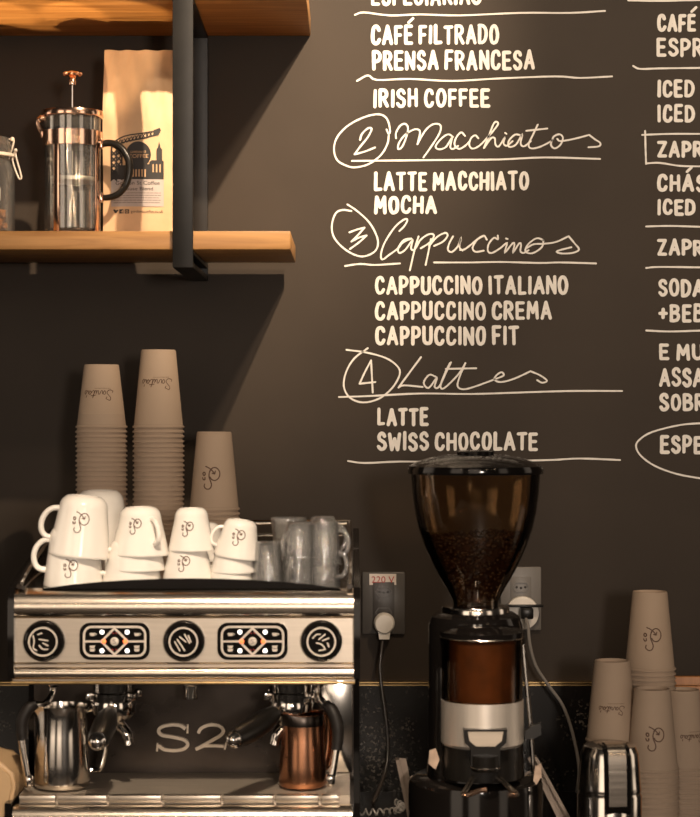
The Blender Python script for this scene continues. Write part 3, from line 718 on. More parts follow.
# gauges
def gauge(px, glyph):
    c = Vector((X(px), .008, Z(641)))
    mt = Matrix.Translation(c) @ RX90
    g = MB().lathe([(0, .0), (.0315, .0), (.0325, .004), (.0320, .012), (.0290, .018), (.0265, .020), (.0255, .0185), (0, .0185)], 40, mt).build('gauge', M['gloss'], em)
    MB().lathe([(.0200, .0186), (.0203, .0207), (.0228, .0207), (.0231, .0186), (.0200, .0186)], 40, mt).build('gauge_ring', M['silver'], g)
    mp = lambda u, v, l: Vector((c.x+u, c.y-.0187-l, c.z+v))
    b = MB()
    for s in glyph: b.ribbon([(x*.0019, y*.0019) for x, y in s], .0022, mp, smooth=2, layer=.0006)
    b.build('gauge_marking', M['silver'], g, normals=False)
g1 = [[(-8, 5), (-7, 0), (-8, -5), (-5, -7)], [(-4, 6), (-1, 7)], [(-3, 2), (4, 1)], [(0, -1), (4, -3)], [(-3, -3), (0, -6), (4, -6)]]
g2 = [[(-7, 0), (-3, -7)], [(-5, 2), (1, -7)], [(-3, 4), (2, 0)], [(1, 6), (5, -1)], [(4, 5), (6, 0)]]
g3 = [[(-7, 3), (-4, 6), (-1, 6)], [(-2, 2), (3, 6)], [(1, 1), (6, 3)], [(-4, -1), (0, -2), (3, -6), (-2, -7)], [(5, -1), (6, -4)]]
gauge(44, g1); gauge(184, g2); gauge(321.5, g3)
# keypads
def keypad(px):
    c = Vector((X(px), .0075, Z(641.5)))
    mp = lambda u, v, l: Vector((c.x+u, c.y-.006-l, c.z+v))
    b = MB(); b.prism(rrect(c.x-.0545, c.z-.0290, c.x+.0545, c.z+.0290, .016), c.y, c.y-.006, 'y')
    k = b.build('keypad', M['gloss'], em)
    b = MB()
    b.ribbon(rrect(-.0475, -.0225, .0475, .0225, .012), .0034, mp, closed=True, layer=.0004)
    b.ribbon([(-.0205, 0), (0, .0205), (.0205, 0), (0, -.0205)], .0034, mp, closed=True, layer=.0006)
    b.ribbon([(-.0465, 0), (-.021, 0)], .0032, mp, layer=.0008); b.ribbon([(.0465, 0), (.021, 0)], .0032, mp, layer=.0008)
    b.build('keypad_outline', M['silver'], k, normals=False)
    b = MB()
    for sx in (-1, 1):
        b.poly([(sx*.0345-.0045, .013), (sx*.0345+.0045, .013), (sx*.0345+.003, .0085), (sx*.0345-.003, .0085)], mp, .0006)
        b.ribbon([(sx*.0345+.0045, .0125), (sx*.0345+.0066, .0112), (sx*.0345+.0035, .0095)], .001, mp, layer=.0008)
        for yy in (-.0065, -.0115): b.poly([(sx*.0345-.0045, yy), (sx*.0345+.0045, yy), (sx*.0345+.003, yy-.0042), (sx*.0345-.003, yy-.0042)], mp, .0006)
    b.build('cup_symbol', M['silver'], k, normals=False)
    mt = Matrix.Translation((c.x, c.y-.006, c.z)) @ RX90
    MB().lathe([(.0066, 0), (.0064, .002), (.005, .0026), (0, .0026)], 24, mt).build('button', M['silver'], k)
    b = MB(); b.ribbon([(.002, .003), (-.001, .0032), (-.0022, .0015), (.0018, -.001), (.001, -.003), (-.002, -.003)], .0009, lambda u, v, l: Vector((c.x+u, c.y-.0086-l, c.z+v)), smooth=3, layer=.0003)
    b.build('button_letter', M['greyink'], k, normals=False)
    for sx in (-1, 1):
        for sz in (-1, 1):
            MB().lathe([(.0035, 0), (.003, .0016), (0, .0022)], 14, Matrix.Translation((c.x+sx*.0195, c.y-.0066, c.z+sz*.0145)) @ RX90).build('indicator_light', M['ledw'], k, label='lit white indicator light')
        MB().lathe([(.0035, 0), (.003, .0016), (0, .0022)], 14, Matrix.Translation((c.x+sx*.0165, c.y-.0068, c.z)) @ RX90).build('indicator_light', M['ledo'], k, label='lit orange indicator light')
    b = MB()
    for sz in (-1, 1):
        for dx in (-.0026, .0026): b.ribbon([(dx-.0012, sz*.013+.001), (dx+.0012, sz*.013-.001)], .0012, mp, layer=.0006)
    b.build('red_symbol', M['redg'], k, normals=False)
keypad(114.5); keypad(252.5)
# badge
mp = lambda u, v, l: Vector((u, .1915-l, v))
bs = (CD+MY+.19)/F
bx = lambda p: (p-PX0)*bs-MX; bz = lambda p: CZ-COUNTER-(p-PY0)*bs
def bpts(pts): return [(bx(130+x/5.385), bz(680+y/5.385)) for x, y in pts]
b = MB()
S_ = [(300, 262), (270, 243), (220, 240), (170, 252), (155, 275), (175, 296), (230, 305), (290, 320), (312, 345), (290, 370), (240, 378), (185, 372), (155, 352)]
T2 = [(368, 285), (385, 258), (430, 240), (480, 245), (503, 268), (490, 295), (440, 325), (395, 350), (355, 372)]
b.ribbon(bpts(S_), .0052, mp, smooth=4, thick=.006); b.ribbon(bpts([(312, 238), (310, 285)]), .0028, mp, thick=.006, layer=.0002); b.ribbon(bpts([(150, 338), (146, 382)]), .0028, mp, thick=.006, layer=.0002)
b.ribbon(bpts(T2), .0052, mp, smooth=4, thick=.006); b.ribbon(bpts([(355, 372), (400, 352), (450, 352), (505, 354)]), .0048, mp, thick=.0064, layer=.0001); b.ribbon(bpts([(522, 328), (510, 372)]), .0028, mp, thick=.006)
b.build('badge', M['steel'], em, label='raised chrome letters S2')
# group heads and portafilters
def group(px):
    x = X(px)
    mt = Matrix.Translation((x, .075, 0))
    b = MB().lathe([(0, .306), (.040, .306), (.040, .294), (.034, .290), (.034, .276), (.0385, .274), (.0385, .262), (.030, .258), (0, .258)], 36, mt)
    for a in (.5, 2.4, 3.6, 5.6): b.box((.036, -.006, .264), (.046, .006, .276), .002, mtx=mt @ Matrix.Rotation(a, 4, 'Z'))
    b.build('group_head', M['chrome'], em)
group(108); group(289)
def portafilter(px, dirv, length, spread):
    x = X(px); c = Vector((x, .075, .252)); d = Vector(dirv).normalized()
    pf = MB().lathe([(0, .262), (.034, .262), (.036, .256), (.034, .240), (.026, .232), (0, .230)], 32, Matrix.Translation((x, .075, 0))).build('portafilter', M['chrome'], em)
    a0 = c+d*.030; a1 = c+d*.052
    MB().tube([a0, a1], [.010, .0085], 14).build('neck', M['chrome'], pf)
    n = 9; pts = [a1+d*(length*k/n)+Vector((0, 0, -.012*math.sin(PI*k/n*.5))) for k in range(n+1)]
    prof = [.0125, .0155, .0175, .0182, .0184, .0182, .0178, .0172, .0162, .0142]
    MB().tube(pts, prof, 18).build('handle', M['black'], pf)
    e = pts[-1]
    m2 = Matrix.Translation(e) @ d.to_track_quat('Z', 'Y').to_matrix().to_4x4()
    MB().lathe([(0, -.002), (.0130, -.002), (.0132, .004), (.0105, .008), (.0085, .012), (.0050, .0145), (0, .015)], 20, m2).build('end_cap', M['chrome'], pf)
    b = MB()
    b.tube([(x, .075, .234), (x, .075, .222)], .009, 12)
    for s in (-1, 1): b.tube([(x, .075, .226), (x+s*spread*.35, .072, .222), (x+s*spread*.8, .068, .210), (x+s*spread, .066, .192)], [.009, .009, .0085, .0075], 12, smooth=4, sx=1.2)
    b.build('spout', M['chrome'], pf)
portafilter(108, (-.03, -1, -.10), .115, .026)
portafilter(289, (-.48, -.87, -.10), .115, .026)
b = MB(); b.lathe([(0, .306), (.014, .306), (.014, .285), (.0115, .283), (.0110, .262), (.0085, .262), (0, .262)], 20, Matrix.Translation((X(186.5), .085, 0))); b.build('water_spout', M['steelm'], em)
# steam wands
def wand(pts, grip, tip):
    b = MB().tube(pts, .0052, 12, smooth=5).ball(pts[0], .011, 14); w_ = b.build('steam_wand', M['chrome'], em)
    MB().tube(grip, [.0078, .0095, .0098, .0092, .0085], 14, smooth=4).build('grip', M['rubber'], w_)
    MB().lathe([(0, -.008), (.0045, -.007), (.0072, -.002), (.0074, .008), (.0055, .012), (0, .012)], 16, Matrix.Translation(tip)).build('nozzle', M['chrome'], w_)
def WP(px, py, yl): return (P(px, 0, MY+yl).x-MX, yl, P(0, py, MY+yl).z-COUNTER)
wand([WP(53, 682, .06), WP(52, 694, .055), WP(44, 704, .04), WP(31, 706, .03), WP(22, 722, .025), WP(22, 745, .022), WP(28, 782, .02)], [WP(36, 704, .034), WP(28, 709, .028), WP(22.5, 720, .025), WP(22, 732, .0235), WP(23, 740, .0225)], WP(28.8, 783, .02))
wand([WP(318, 682, .06), WP(319, 695, .055), WP(325, 704, .045), WP(334, 714, .03), WP(337.5, 735, .025), WP(335, 760, .022), WP(331, 782, .02)], [WP(326, 704, .042), WP(333, 712, .032), WP(337.5, 726, .027), WP(337.6, 740, .025), WP(336.4, 750, .023)], WP(330.5, 782, .02))

# ---------------------------------------------------------------- milk pitchers
TRAY = COUNTER+.1245
def pitcher(name, label, px, yl, rb, rt, H, m, rz, inner, tilt=0):
    t = thing(name, label, 'pitcher', (P(px, 0, MY+yl).x, MY+yl, TRAY+.0006), rz, 'milk pitchers on the drip tray')
    b = MB()
    seg = 48; prof = [(0, 0), (rb*.9, 0), (rb*.98, .003), (rb, .010), (rb*.99, H*.30), (rt+(rb-rt)*.3, H*.65), (rt, H*.85), (rt*1.0, H*.95), (rt*1.03, H), (rt*1.0, H*1.0), (rt*.97, H*.95), (rt*.96, H*.85), (rb*.96, H*.30), (rb*.94, .012), (0, .006)]
    b.lathe(prof, seg)
    for v in b.bm.verts:
        if v.co.z > H*.72:
            k = (v.co.z/H-.72)/.28; a = math.atan2(v.co.y, v.co.x); da = abs(math.atan2(math.sin(a), math.cos(a)))
            f = math.exp(-(da/.38)**2)*k**1.6
            v.co.x += f*rt*.42; v.co.z += f*.006
    b.build('pitcher_body', m, t, angle=60)
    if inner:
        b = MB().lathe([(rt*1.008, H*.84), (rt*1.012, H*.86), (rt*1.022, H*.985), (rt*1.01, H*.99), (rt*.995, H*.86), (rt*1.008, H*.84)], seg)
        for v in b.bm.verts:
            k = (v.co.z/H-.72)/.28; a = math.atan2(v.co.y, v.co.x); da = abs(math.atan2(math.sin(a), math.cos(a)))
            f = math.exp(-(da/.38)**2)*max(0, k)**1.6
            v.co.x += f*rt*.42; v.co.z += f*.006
        b.build('rim_reflection', M['darksteel'], t, angle=60, label='dark ring standing in for a dark rim reflection')  # dark ring put on where the copper rim reflects dark surroundings
    b = MB(); b.tube([(-rt*.98, 0, H*.93), (-rt-.018, 0, H*.96), (-rt-.030, 0, H*.84), (-rt-.030, 0, H*.5), (-rb-.016, 0, H*.22), (-rb*.99, 0, H*.20)], [.0045]*6, 10, smooth=5, sx=1.9)
    b.build('handle', m, t)
    return t
pitcher('milk_pitcher', 'stainless steel milk pitcher on the left side of the drip tray', 62.5, .068, .0440, .0390, .129, M['steelm'], -.35, None).rotation_euler = (0, 0, PI+.12)
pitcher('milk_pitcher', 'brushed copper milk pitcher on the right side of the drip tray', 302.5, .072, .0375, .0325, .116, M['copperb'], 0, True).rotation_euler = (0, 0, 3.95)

# ---------------------------------------------------------------- white cups (upside down)
def mug_mesh(H, Rr, Rb, th, handle_ang, hs):
    def r_at(z):
        t = z/H
        return Rb+(Rr-Rb)*(1-t)**.95 if t < .80 else (Rb+(Rr-Rb)*.2**.95)*(1-.30*((t-.80)/.20)**2.2)
    N = 22; prof = [(r_at(H*k/N), H*k/N) for k in range(N+1)]
    prof = [(Rr-.0008, .0)]+[(r_at(.0012), .0012)]+prof[1:]
    rt = prof[-1][0]; prof[-1] = (rt, H-.0005)
    foot = [(rt-.002, H), (rt-.005, H), (rt-.006, H-.003), (0, H-.003)]
    inn = [(0, H-.003-th*1.2)]+[(max(.002, r_at(H*k/N)-th*(1.0 if k < N-3 else 1.6)), H*k/N) for k in range(N-2, 0, -1)]+[(Rr-th, .0)]
    body = MB().lathe(prof+foot+inn+[(Rr-.0008, 0)], 44)
    zt, zb = H*.76, H*.26
    hd = MB(); pts = []
    for k in range(13):
        a = PI*k/12; zc = (zt+zb)/2+(zt-zb)/2*math.cos(a); out = hs*math.sin(a)**.8
        r = r_at(zc)-.001+out; pts.append((r*math.cos(handle_ang), r*math.sin(handle_ang), zc))
    hd.tube(pts, .0042*hs/.02, 12, smooth=2, sx=1.15)
    return body, hd, r_at
def mug(name, label, loc, H, Rr, Rb, hang, hs, logo=None, tilt=(0, 0, 0), grp='white cups on the machine', th=.0032):
    t = thing(name, label, 'cup', loc, 0, grp); t.rotation_euler = tilt
    body, hd, r_at = mug_mesh(H, Rr, Rb, th, hang, hs)
    body.build('cup_body', M['ceramic'], t, angle=50)
    if hang is not None and hs > 0: hd.build('handle', M['ceramic'], t)
    if logo:
        zc, ang, size = logo
        def mp(u, v, l):
            z = min(max(zc+v, 0), H*.98); r = r_at(z)+l; a = ang+u/max(.01, r_at(z))
            return Vector((r*math.sin(a), -r*math.cos(a), z))
        b = MB(); logo_geo(b, SW, .0015, size, mp, lift=.0005); b.build('printed_logo', M['logo'], t, normals=False, label='brown swirl logo')
    return t
def MP(px, yl, z): return (P(px, 0, MY+yl).x, MY+yl, MTOP+z+.0006)
LFT = math.radians(186)
# big cappuccino mugs, leaning left
tl = (0, math.radians(-9), 0)
def leaned(px, yl, z0): return MP(px, yl, z0)
mug('cappuccino_mug', 'large white mug with swirl logo, lower of the leaning left front pair', MP(73.5, .075, .0), .096, .0475, .0345, LFT, .022, (.030, .05, .00030), th=.0025)
mug('cappuccino_mug', 'large white mug with brown swirl logo, stacked highest at the left front', MP(78.5, .075, .0465), .096, .0490, .0355, LFT, .022, (.056, .10, .00034), (0, math.radians(6), 0), th=.0025)
mug('cappuccino_mug', 'large white mug behind the leaning left-hand pair, lower one', MP(98, .190, .0), .094, .0500, .036, LFT, .024, None, th=.003)
mug('cappuccino_mug', 'large white mug behind the leaning left-hand pair, upper one', MP(100, .190, .052), .094, .0500, .036, LFT, .024, None, th=.003)
# medium stack of three
mug('coffee_cup', 'white cup at the bottom of the stack of three, handle to the left', MP(132, .085, 0), .074, .0490, .0305, math.radians(197), .018, None)
mug('coffee_cup', 'white cup in the middle of the stack of three', MP(136.5, .085, .0235), .074, .0465, .029, math.radians(80), .0165, None)
mug('coffee_cup', 'white cup with swirl logo on top of the stack of three, handle front right', MP(140.5, .085, .0470), .077, .0460, .029, math.radians(-52), .017, (.048, -.12, .00026))
# pair
mug('coffee_cup', 'white cup with swirl logo under the other in the middle pair', MP(188, .085, 0), .066, .0425, .0275, math.radians(75), .016, (.036, -.10, .00026))
mug('coffee_cup', 'white cup with swirl logo on top of the middle pair', MP(191.5, .085, .0545), .068, .0370, .0235, math.radians(70), .016, (.036, -.12, .00025))
mug('coffee_cup', 'plain white cup half hidden behind the middle pair', MP(203, .20, 0), .062, .0400, .0265, math.radians(100), .014, None)
mug('coffee_cup', 'upper white cup half hidden behind the middle pair', MP(203, .20, .030), .062, .0400, .0265, math.radians(100), .014, None)
# espresso stack
mug('espresso_cup', 'small white cup at the bottom of the right-hand stack of three', MP(231, .080, 0), .058, .0360, .0235, math.radians(60), .012, None)
mug('espresso_cup', 'small white cup in the middle of the right-hand stack of three', MP(233, .080, .0200), .058, .0350, .0230, math.radians(60), .012, (.040, -.15, .00022))
mug('espresso_cup', 'small tilted white cup with swirl logo on top of the right-hand stack, handle left', MP(236, .080, .0435), .061, .0360, .0240, math.radians(188), .0135, (.034, .05, .00027), (0, math.radians(8), 0))

# ---------------------------------------------------------------- glass mugs
GG = 'glass mugs on the machine'
def gmug(label, loc, H, Rr, Rb, hang, up=False, tilt=(0, 0, 0)):
    t = thing('glass_mug', label, 'glass', loc, 0, GG); t.rotation_euler = tilt
    th = .0022
    prof = [(Rr-.0004, 0), (Rr, .002), (Rr-(Rr-Rb)*.5, H*.5), (Rb, H*.94), (Rb-.003, H), (0, H), (0, H-.006), (Rb-th-.002, H-.007), (Rb-th, H*.88), (Rr-(Rr-Rb)*.5-th, H*.5), (Rr-th, .001), (Rr-.0004, 0)]
    if up: prof = [(r, H-z) for r, z in prof]
    b = MB().lathe(prof, 28)
    for v in b.bm.verts:
        a = math.atan2(v.co.y, v.co.x); rr = math.hypot(v.co.x, v.co.y)
        if rr > Rb*.8: k = 1+.03*math.cos(8*a); v.co.x *= k; v.co.y *= k
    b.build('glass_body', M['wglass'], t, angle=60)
    pts = []
    for k in range(11):
        a = PI*k/10; z = H*.5+H*.28*math.cos(a); r = Rb+(Rr-Rb)*.5-.001+.016*math.sin(a)**.8
        pts.append((r*math.cos(hang), r*math.sin(hang), z))
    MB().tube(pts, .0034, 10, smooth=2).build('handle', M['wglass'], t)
    return t
gspots = [(268, .07, 0, 2.8, 'leftmost glass mug of the front row, beside the small white cups'), (287, .135, 0, 1.4, 'glass mug of the back row under the upright one'),
          (299, .06, 0, 4.4, 'second glass mug of the front row from the white cups'), (322, .14, 0, .9, 'right-hand glass mug of the back row'), (324, .055, 0, -.3, 'rightmost glass mug of the front row')]
for px, yl, z, ha, lab in gspots: gmug('upturned '+lab, MP(px, yl, z), .070, .0255, .0195, ha)
gmug('upper nested glass mug at the right end, handle pointing right', MP(325, .055, .034), .070, .0258, .0195, -.1)
gmug('upper nested glass mug of the front row, second from the white cups', MP(299, .06, .031), .070, .0258, .0195, 4.0)
gmug('upper nested glass mug at the back right, handle pointing right', MP(323, .14, .036), .070, .0258, .0195, .15)
gmug('open glass mug standing upright with its rim flaring, behind the front glasses', MP(289, .21, 0), .100, .0295, .0200, 2.0, True)

# ---------------------------------------------------------------- coffee grinder
gy = -.55; gk = (CD+gy)/F
gr = thing('coffee_grinder', 'black coffee grinder with a smoked bean hopper beside the coffee machine', 'coffee grinder', (P(475.5, 0, gy).x, gy, COUNTER))
gz = lambda p: CZ-COUNTER-(p-PY0)*gk
gxx = lambda p: (p-475.5)*gk
def yo(v): return -v
hop = [(22, 606), (23, 600), (29.5, 588), (36, 577), (43, 564), (51, 546), (57, 528), (61, 510), (63.2, 492), (64.5, 474)]
pro = [(r*gk, gz(p)) for r, p in hop]
inner = [((r-.9)*gk, gz(p)) for r, p in hop[::-1]]
MB().lathe(pro+inner+[pro[0]], 56).build('hopper', M['smoke'], gr, angle=60)
b = MB().lathe([(0, gz(456)), (.030, gz(455)), (.031, gz(451.5)), (.028, gz(450.5)), (0, gz(450.5))], 40)
b.lathe([(0, gz(462)), (64*gk, gz(473.5)), (67.5*gk, gz(473.5)), (68*gk, gz(470)), (67*gk, gz(466)), (58*gk, gz(461.5)), (44*gk, gz(457.5)), (30*gk, gz(455)), (0, gz(454))], 56)
b.build('hopper_lid', M['gloss'], gr)
MB().lathe([(0, gz(604)), (24*gk, gz(604)), (33*gk, gz(606)), (34*gk, gz(608)), (34*gk, gz(612)), (31*gk, gz(614)), (0, gz(614))], 44).build('collar', M['steelm'], gr)
b = MB()
b.lathe([(0, gz(611)), (38*gk, gz(612)), (44*gk, gz(616)), (47*gk, gz(625)), (47*gk, gz(700)), (48*gk, gz(760)), (50*gk, gz(786)), (0, gz(786))], 56)
b.build('body', M['gloss'], gr)
b = MB()
b.lathe([(0, gz(775)), (60*gk, gz(775)), (66*gk, gz(779)), (67*gk, gz(784)), (67*gk, gz(815)), (70*gk, gz(835)), (70*gk, .004), (64*gk, 0), (0, 0)], 56)
b.build('base', M['gloss'], gr)
# dosing chamber
cy = -.055; mt = Matrix.Translation((gxx(480), cy, 0))
gc = lambda p: CZ-COUNTER-(p-PY0)*(CD+gy+cy)/F
gf = lambda p: CZ-COUNTER-(p-PY0)*(CD+gy-.125)/F
cr = 40*gk
MB().lathe([(cr, gc(699)), (cr, gc(634)), (cr-.003, gc(634)), (cr-.003, gc(699)), (cr, gc(699))], 48, mt).build('dosing_chamber', M['brownsmoke'], gr)
MB().lathe([(0, gc(698)), (cr*.95, gc(698)), (cr*.95, gc(640)), (cr*.9, gc(638)), (0, gc(638))], 40, mt).build('chamber_core', M['brownin'], gr)
MB().lathe([(0, gc(699)), (cr+.001, gc(699)), (cr+.0012, gc(741)), (cr*.96, gc(744)), (0, gc(744))], 48, mt).build('steel_band', M['band'], gr)
MB().lathe([(0, gc(744)), (cr*.97, gc(744)), (cr*.97, gc(776)), (0, gc(776))], 48, mt).build('chamber_foot', M['black'], gr)
b = MB(); b.lathe([(cr-.004, gc(636)), (cr+.0015, gc(636)), (cr+.002, gc(631)), (cr*.85, gc(627)), (cr*.5, gc(624)), (0, gc(623)), (0, gc(626)), (cr*.8, gc(631)), (cr-.004, gc(636))], 48, mt)
b.build('chamber_lid', M['gloss'], gr)
MB().tube([(gxx(480)+(cr+.0016)*math.cos(2*PI*k/48), cy+(cr+.0016)*math.sin(2*PI*k/48), gc(636.5)) for k in range(48)], .0012, 6, closed=True).build('chamber_rim', M['trim'], gr)
yfr = cy-cr
b = MB(); b.prism([(gxx(459), gf(729)), (gxx(501), gf(729)), (gxx(500), gf(742)), (gxx(494), gf(748)), (gxx(494), gf(765)), (gxx(466), gf(765)), (gxx(466), gf(748)), (gxx(460), gf(742))], yfr-.012, yfr+.02, 'y')
b.lathe([(0, gf(771)), (.020, gf(771)), (.022, gf(764)), (.022, gf(755)), (0, gf(755))], 28, Matrix.Translation((gxx(480), yfr-.004, 0)))
b.build('outlet_chute', M['black'], gr)
b = MB(); b.prism([(gxx(463), gf(731)), (gxx(497), gf(731)), (gxx(495.5), gf(740)), (gxx(489), gf(745.5)), (gxx(471), gf(745.5)), (gxx(464.5), gf(740))], yfr-.0145, yfr-.0115, 'y'); b.build('chute_flap', M['greysteel'], gr)
b = MB().tube([(gxx(480)+.0225*math.cos(PI+PI*k/10), yfr-.004+.0225*math.sin(PI+PI*k/10), gf(767)) for k in range(11)], .0016, 8); b.build('chute_lip', M['steelm'], gr)
b = MB()
for s, xa, xb in ((-1, 470, 457), (1, 492, 508)): b.tube([(gxx(xa), yfr+.012, gf(778)), (gxx(xb), yfr-.050, gf(789))], .0043, 10)
b.build('portafilter_fork', M['trim'], gr)
MB().tube([(gxx(457), yfr-.050, gf(789)), (gxx(462), yfr-.052, gf(789)), (gxx(472), yfr-.046, gf(786)), (gxx(480), yfr-.044, gf(785))], .0042, 10, smooth=3).build('fork_tip', M['copper'], gr)
MB().tube([(gxx(508), yfr-.050, gf(789)), (gxx(500), yfr-.052, gf(789))], .005, 10).build('fork_tip', M['copper'], gr)
# dosing lever and side rod
b = MB(); b.prism([(gxx(521), gz(724)), (gxx(528), gz(719)), (gxx(536), gz(716)), (gxx(537), gz(727)), (gxx(530), gz(731)), (gxx(521), gz(732))], cy-.02, cy-.006, 'y'); b.build('dosing_lever', M['iron'], gr)
b = MB(); b.tube([(gxx(521), -.035, gz(642)), (gxx(528), -.04, gz(720)), (gxx(532), -.045, gz(782))], .0035, 10); b.build('side_rod', M['steelm'], gr)
for pts, y0 in (([(428, 744), (434, 742), (438, 753), (434, 763), (427, 757)], -.060), ([(531, 758), (537, 755), (537, 768), (532, 776), (529, 772)], -.075)):
    b = MB(); b.prism([(gxx(x), gz(z)) for x, z in pts], y0, y0-.0008, 'y'); b.build('sticker', M['worn'], gr, label='worn pale sticker')
# steel tray under the grinder
tr = thing('knock_tray', 'steel-edged splash tray standing around the grinder base', 'tray', (P(485, 0, gy).x, gy, COUNTER))
tx = lambda p: (p-485)*gk
b = MB()
b.prism([(tx(397), gz(770)), (tx(408), gz(771)), (tx(424), .004), (tx(414), .004)], .118, .115, 'y')
b.prism([(tx(397), gz(770)), (tx(400.5), gz(770)), (tx(418), .004), (tx(414), .004)], .092, .115, 'y')
b.build('side_wing', M['wing'], tr); b = MB()
b.prism([(tx(539), gz(767)), (tx(542.5), gz(767)), (tx(589), .004), (tx(585), .004)], .092, .115, 'y')
b.prism([(tx(539), gz(767)), (tx(534), gz(771)), (tx(574), .004), (tx(589), .004)], .118, .115, 'y')
b.build('side_wing', M['wing'], tr)
MB().box((tx(414), .120, 0), (tx(589), .140, .005)).build('tray_floor', M['greysteel'], tr)
# beans
b = MB(); rr = random.Random(11)
def rin(z):
    for (r0, z0), (r1, z1) in zip(pro, pro[1:]):
        if z0 <= z <= z1: return r0+(r1-r0)*(z-z0)/(z1-z0)
    return pro[0][0]
zt = gz(537)
for k in range(1000):
    z = gz(600)+(zt-gz(600))*rr.random()**.7; a = rr.uniform(0, 2*PI); r = rin(z)-.0085
    if rr.random() < .3: z = zt+rr.uniform(-.003, .003); r = math.sqrt(rr.random())*(rin(zt)-.010)
    z += .004*math.sin(a+1) if z > zt-.01 else 0
    mt2 = Matrix.Translation((r*math.cos(a), r*math.sin(a), z)) @ Matrix.Rotation(rr.uniform(0, 6), 4, 'X') @ Matrix.Rotation(rr.uniform(0, 6), 4, 'Z')
    bmesh.ops.create_icosphere(b.bm, subdivisions=1, radius=1, matrix=mt2 @ Matrix.Diagonal((.0058, .0042, .0034, 1)))
cone = [(0, gz(601))]+[(max(.002, rin(z)-.011), z) for z in [gz(601)+(zt-.004-gz(601))*k/8 for k in range(9)]]+[(0, zt-.002)]
b.lathe(cone, 32)
o = b.build('coffee_beans', M['bean'], loc=gr.location, angle=60); tag(o, 'dark roasted coffee beans filling the lower half of the smoked hopper', 'coffee beans', kind='stuff')

# ---------------------------------------------------------------- wall outlets, plugs, cables
def outlet(px0, py0, px1, py1, label, m, sticker):
    k = CD/F; c = P((px0+px1)/2, (py0+py1)/2, 0)
    t = thing('wall_outlet', label, 'outlet', (c.x, 0, c.z)); w_ = (px1-px0)*k/2; h_ = (py1-py0)*k/2
    b = MB(); b.box((-w_, -.008, -h_), (w_, 0, h_), .003); b.build('plate', m, t)
    mx = w_*.50
    md = MB().box((-mx, -.0095, -h_*.62), (mx, -.006, h_*.68), .001).build('socket_module', M['module'] if sticker else m, t)
    for zz in (h_*.36, -h_*.30):
        b = MB(); hx_ = [(-.0155, 0), (-.0095, .0085), (.0095, .0085), (.0155, 0), (.0095, -.0085), (-.0095, -.0085)]
        b.ribbon([(x, z+zz) for x, z in hx_], .0016, lambda u, v, l: Vector((u, -.0095-l, v)), closed=True, thick=.002)
        b.build('socket', m, t)
        b = MB()
        for xx in (-.008, 0, .008): b.disc((xx, zz-(.0015 if xx == 0 else 0)), .0024, lambda u, v, l: Vector((u, -.0098-l, v)), .0, 12)
        b.build('pin_hole', M['ink'], t, normals=False)
    if sticker:
        zz = h_*.76
        MB().box((-.027, -.0092, zz-.0105), (.024, -.0078, zz+.0105)).build('sticker', M['sticker'], t, label='white voltage sticker')
        b = MB(); b.text('220 V', -.0015, zz-.0062, .0175, lambda u, v, l: Vector((u, -.0094-l, v)), .0003, width=.043); b.build('sticker_text', M['red'], t, normals=False, label='red text 220 V')
    return t
outlet(362, 571.5, 405, 634, 'dark grey wall outlet with a red 220 V sticker beside the coffee machine', M['plate'], True)
outlet(500, 566.5, 541, 630, 'lighter grey wall outlet behind the grinder hopper', M['plate2'], False)
# white plug and its cable
c = P(384, 622, 0)
pl = thing('power_plug', 'round white plug with black cable in the 220 V outlet', 'plug', (c.x, -.0115, c.z))
b = MB().lathe([(0, 0), (.0195, 0), (.0200, .004), (.0195, .022), (.0165, .028), (0, .029)], 36, RX90)
b.prism([(-.0135, .0), (.0135, 0), (.0095, -.029), (-.0095, -.029)], -.004, -.024, 'y')
b.build('plug_body', M['whiteplug'], pl)
b = MB(); k0 = Vector((c.x, -.0115, c.z))
def CP(px, py, y): return P(px, py, y)-k0
b.tube([CP(383, 636, -.026), CP(381.5, 650, -.035), CP(380, 668, -.04), CP(382, 690, -.045), CP(386, 720, -.05), CP(388, 750, -.06), CP(385, 772, -.08), CP(379, 789, -.11), CP(373, 803, -.14)], .0032, 10, smooth=5)
b.build('cable', M['cord'], pl)
# coiled cable on the counter
cc = P(383, 800, -.2); b = MB(); pts = []
for k in range(150):
    t = k/149; base = Vector((.052*math.cos(.7-4.2*t)-.006, .036*math.sin(.7-4.2*t), .0088+.02*max(0, .3-t)))
    a = t*2*PI*17; pts.append(base+Vector((.0055*math.cos(a)*math.cos(.7-4.2*t), .0055*math.cos(a)*math.sin(.7-4.2*t), .0055*math.sin(a))))
b.tube(pts, .0017, 6)
o = b.build('coiled_cord', M['cordw'], loc=(cc.x-.012, -.22, COUNTER)); tag(o, 'coiled grey cord lying on the counter between machine and grinder', 'cord')
# grinder plug
c2 = P(521.5, 612, 0); k0 = Vector((c2.x, -.0115, c2.z))
pl2 = thing('power_plug', 'round white adapter with a black plug and cord in the outlet behind the grinder', 'plug', k0)
MB().lathe([(0, 0), (.031, 0), (.032, .003), (.031, .010), (.028, .012), (0, .012)], 36, RX90).build('adapter', M['whiteplug'], pl2)
b = MB().box((-.006, -.045, -.008), (.018, -.012, .012), .003); b.box((-.040, -.030, .013), (.038, -.012, .017), .001); b.build('plug_body', M['black'], pl2)
b = MB(); b.tube([CP(525, 616, -.05), CP(528, 626, -.065), CP(530, 645, -.075), CP(536, 666, -.08), CP(549, 686, -.085), CP(563, 706, -.09), CP(573, 735, -.10), CP(579, 768, -.12), CP(577, 792, -.16)], .0031, 10, smooth=5)
b.build('cable', M['cordw'], pl2)  # cord lightened all over to stand in for its whitish highlight

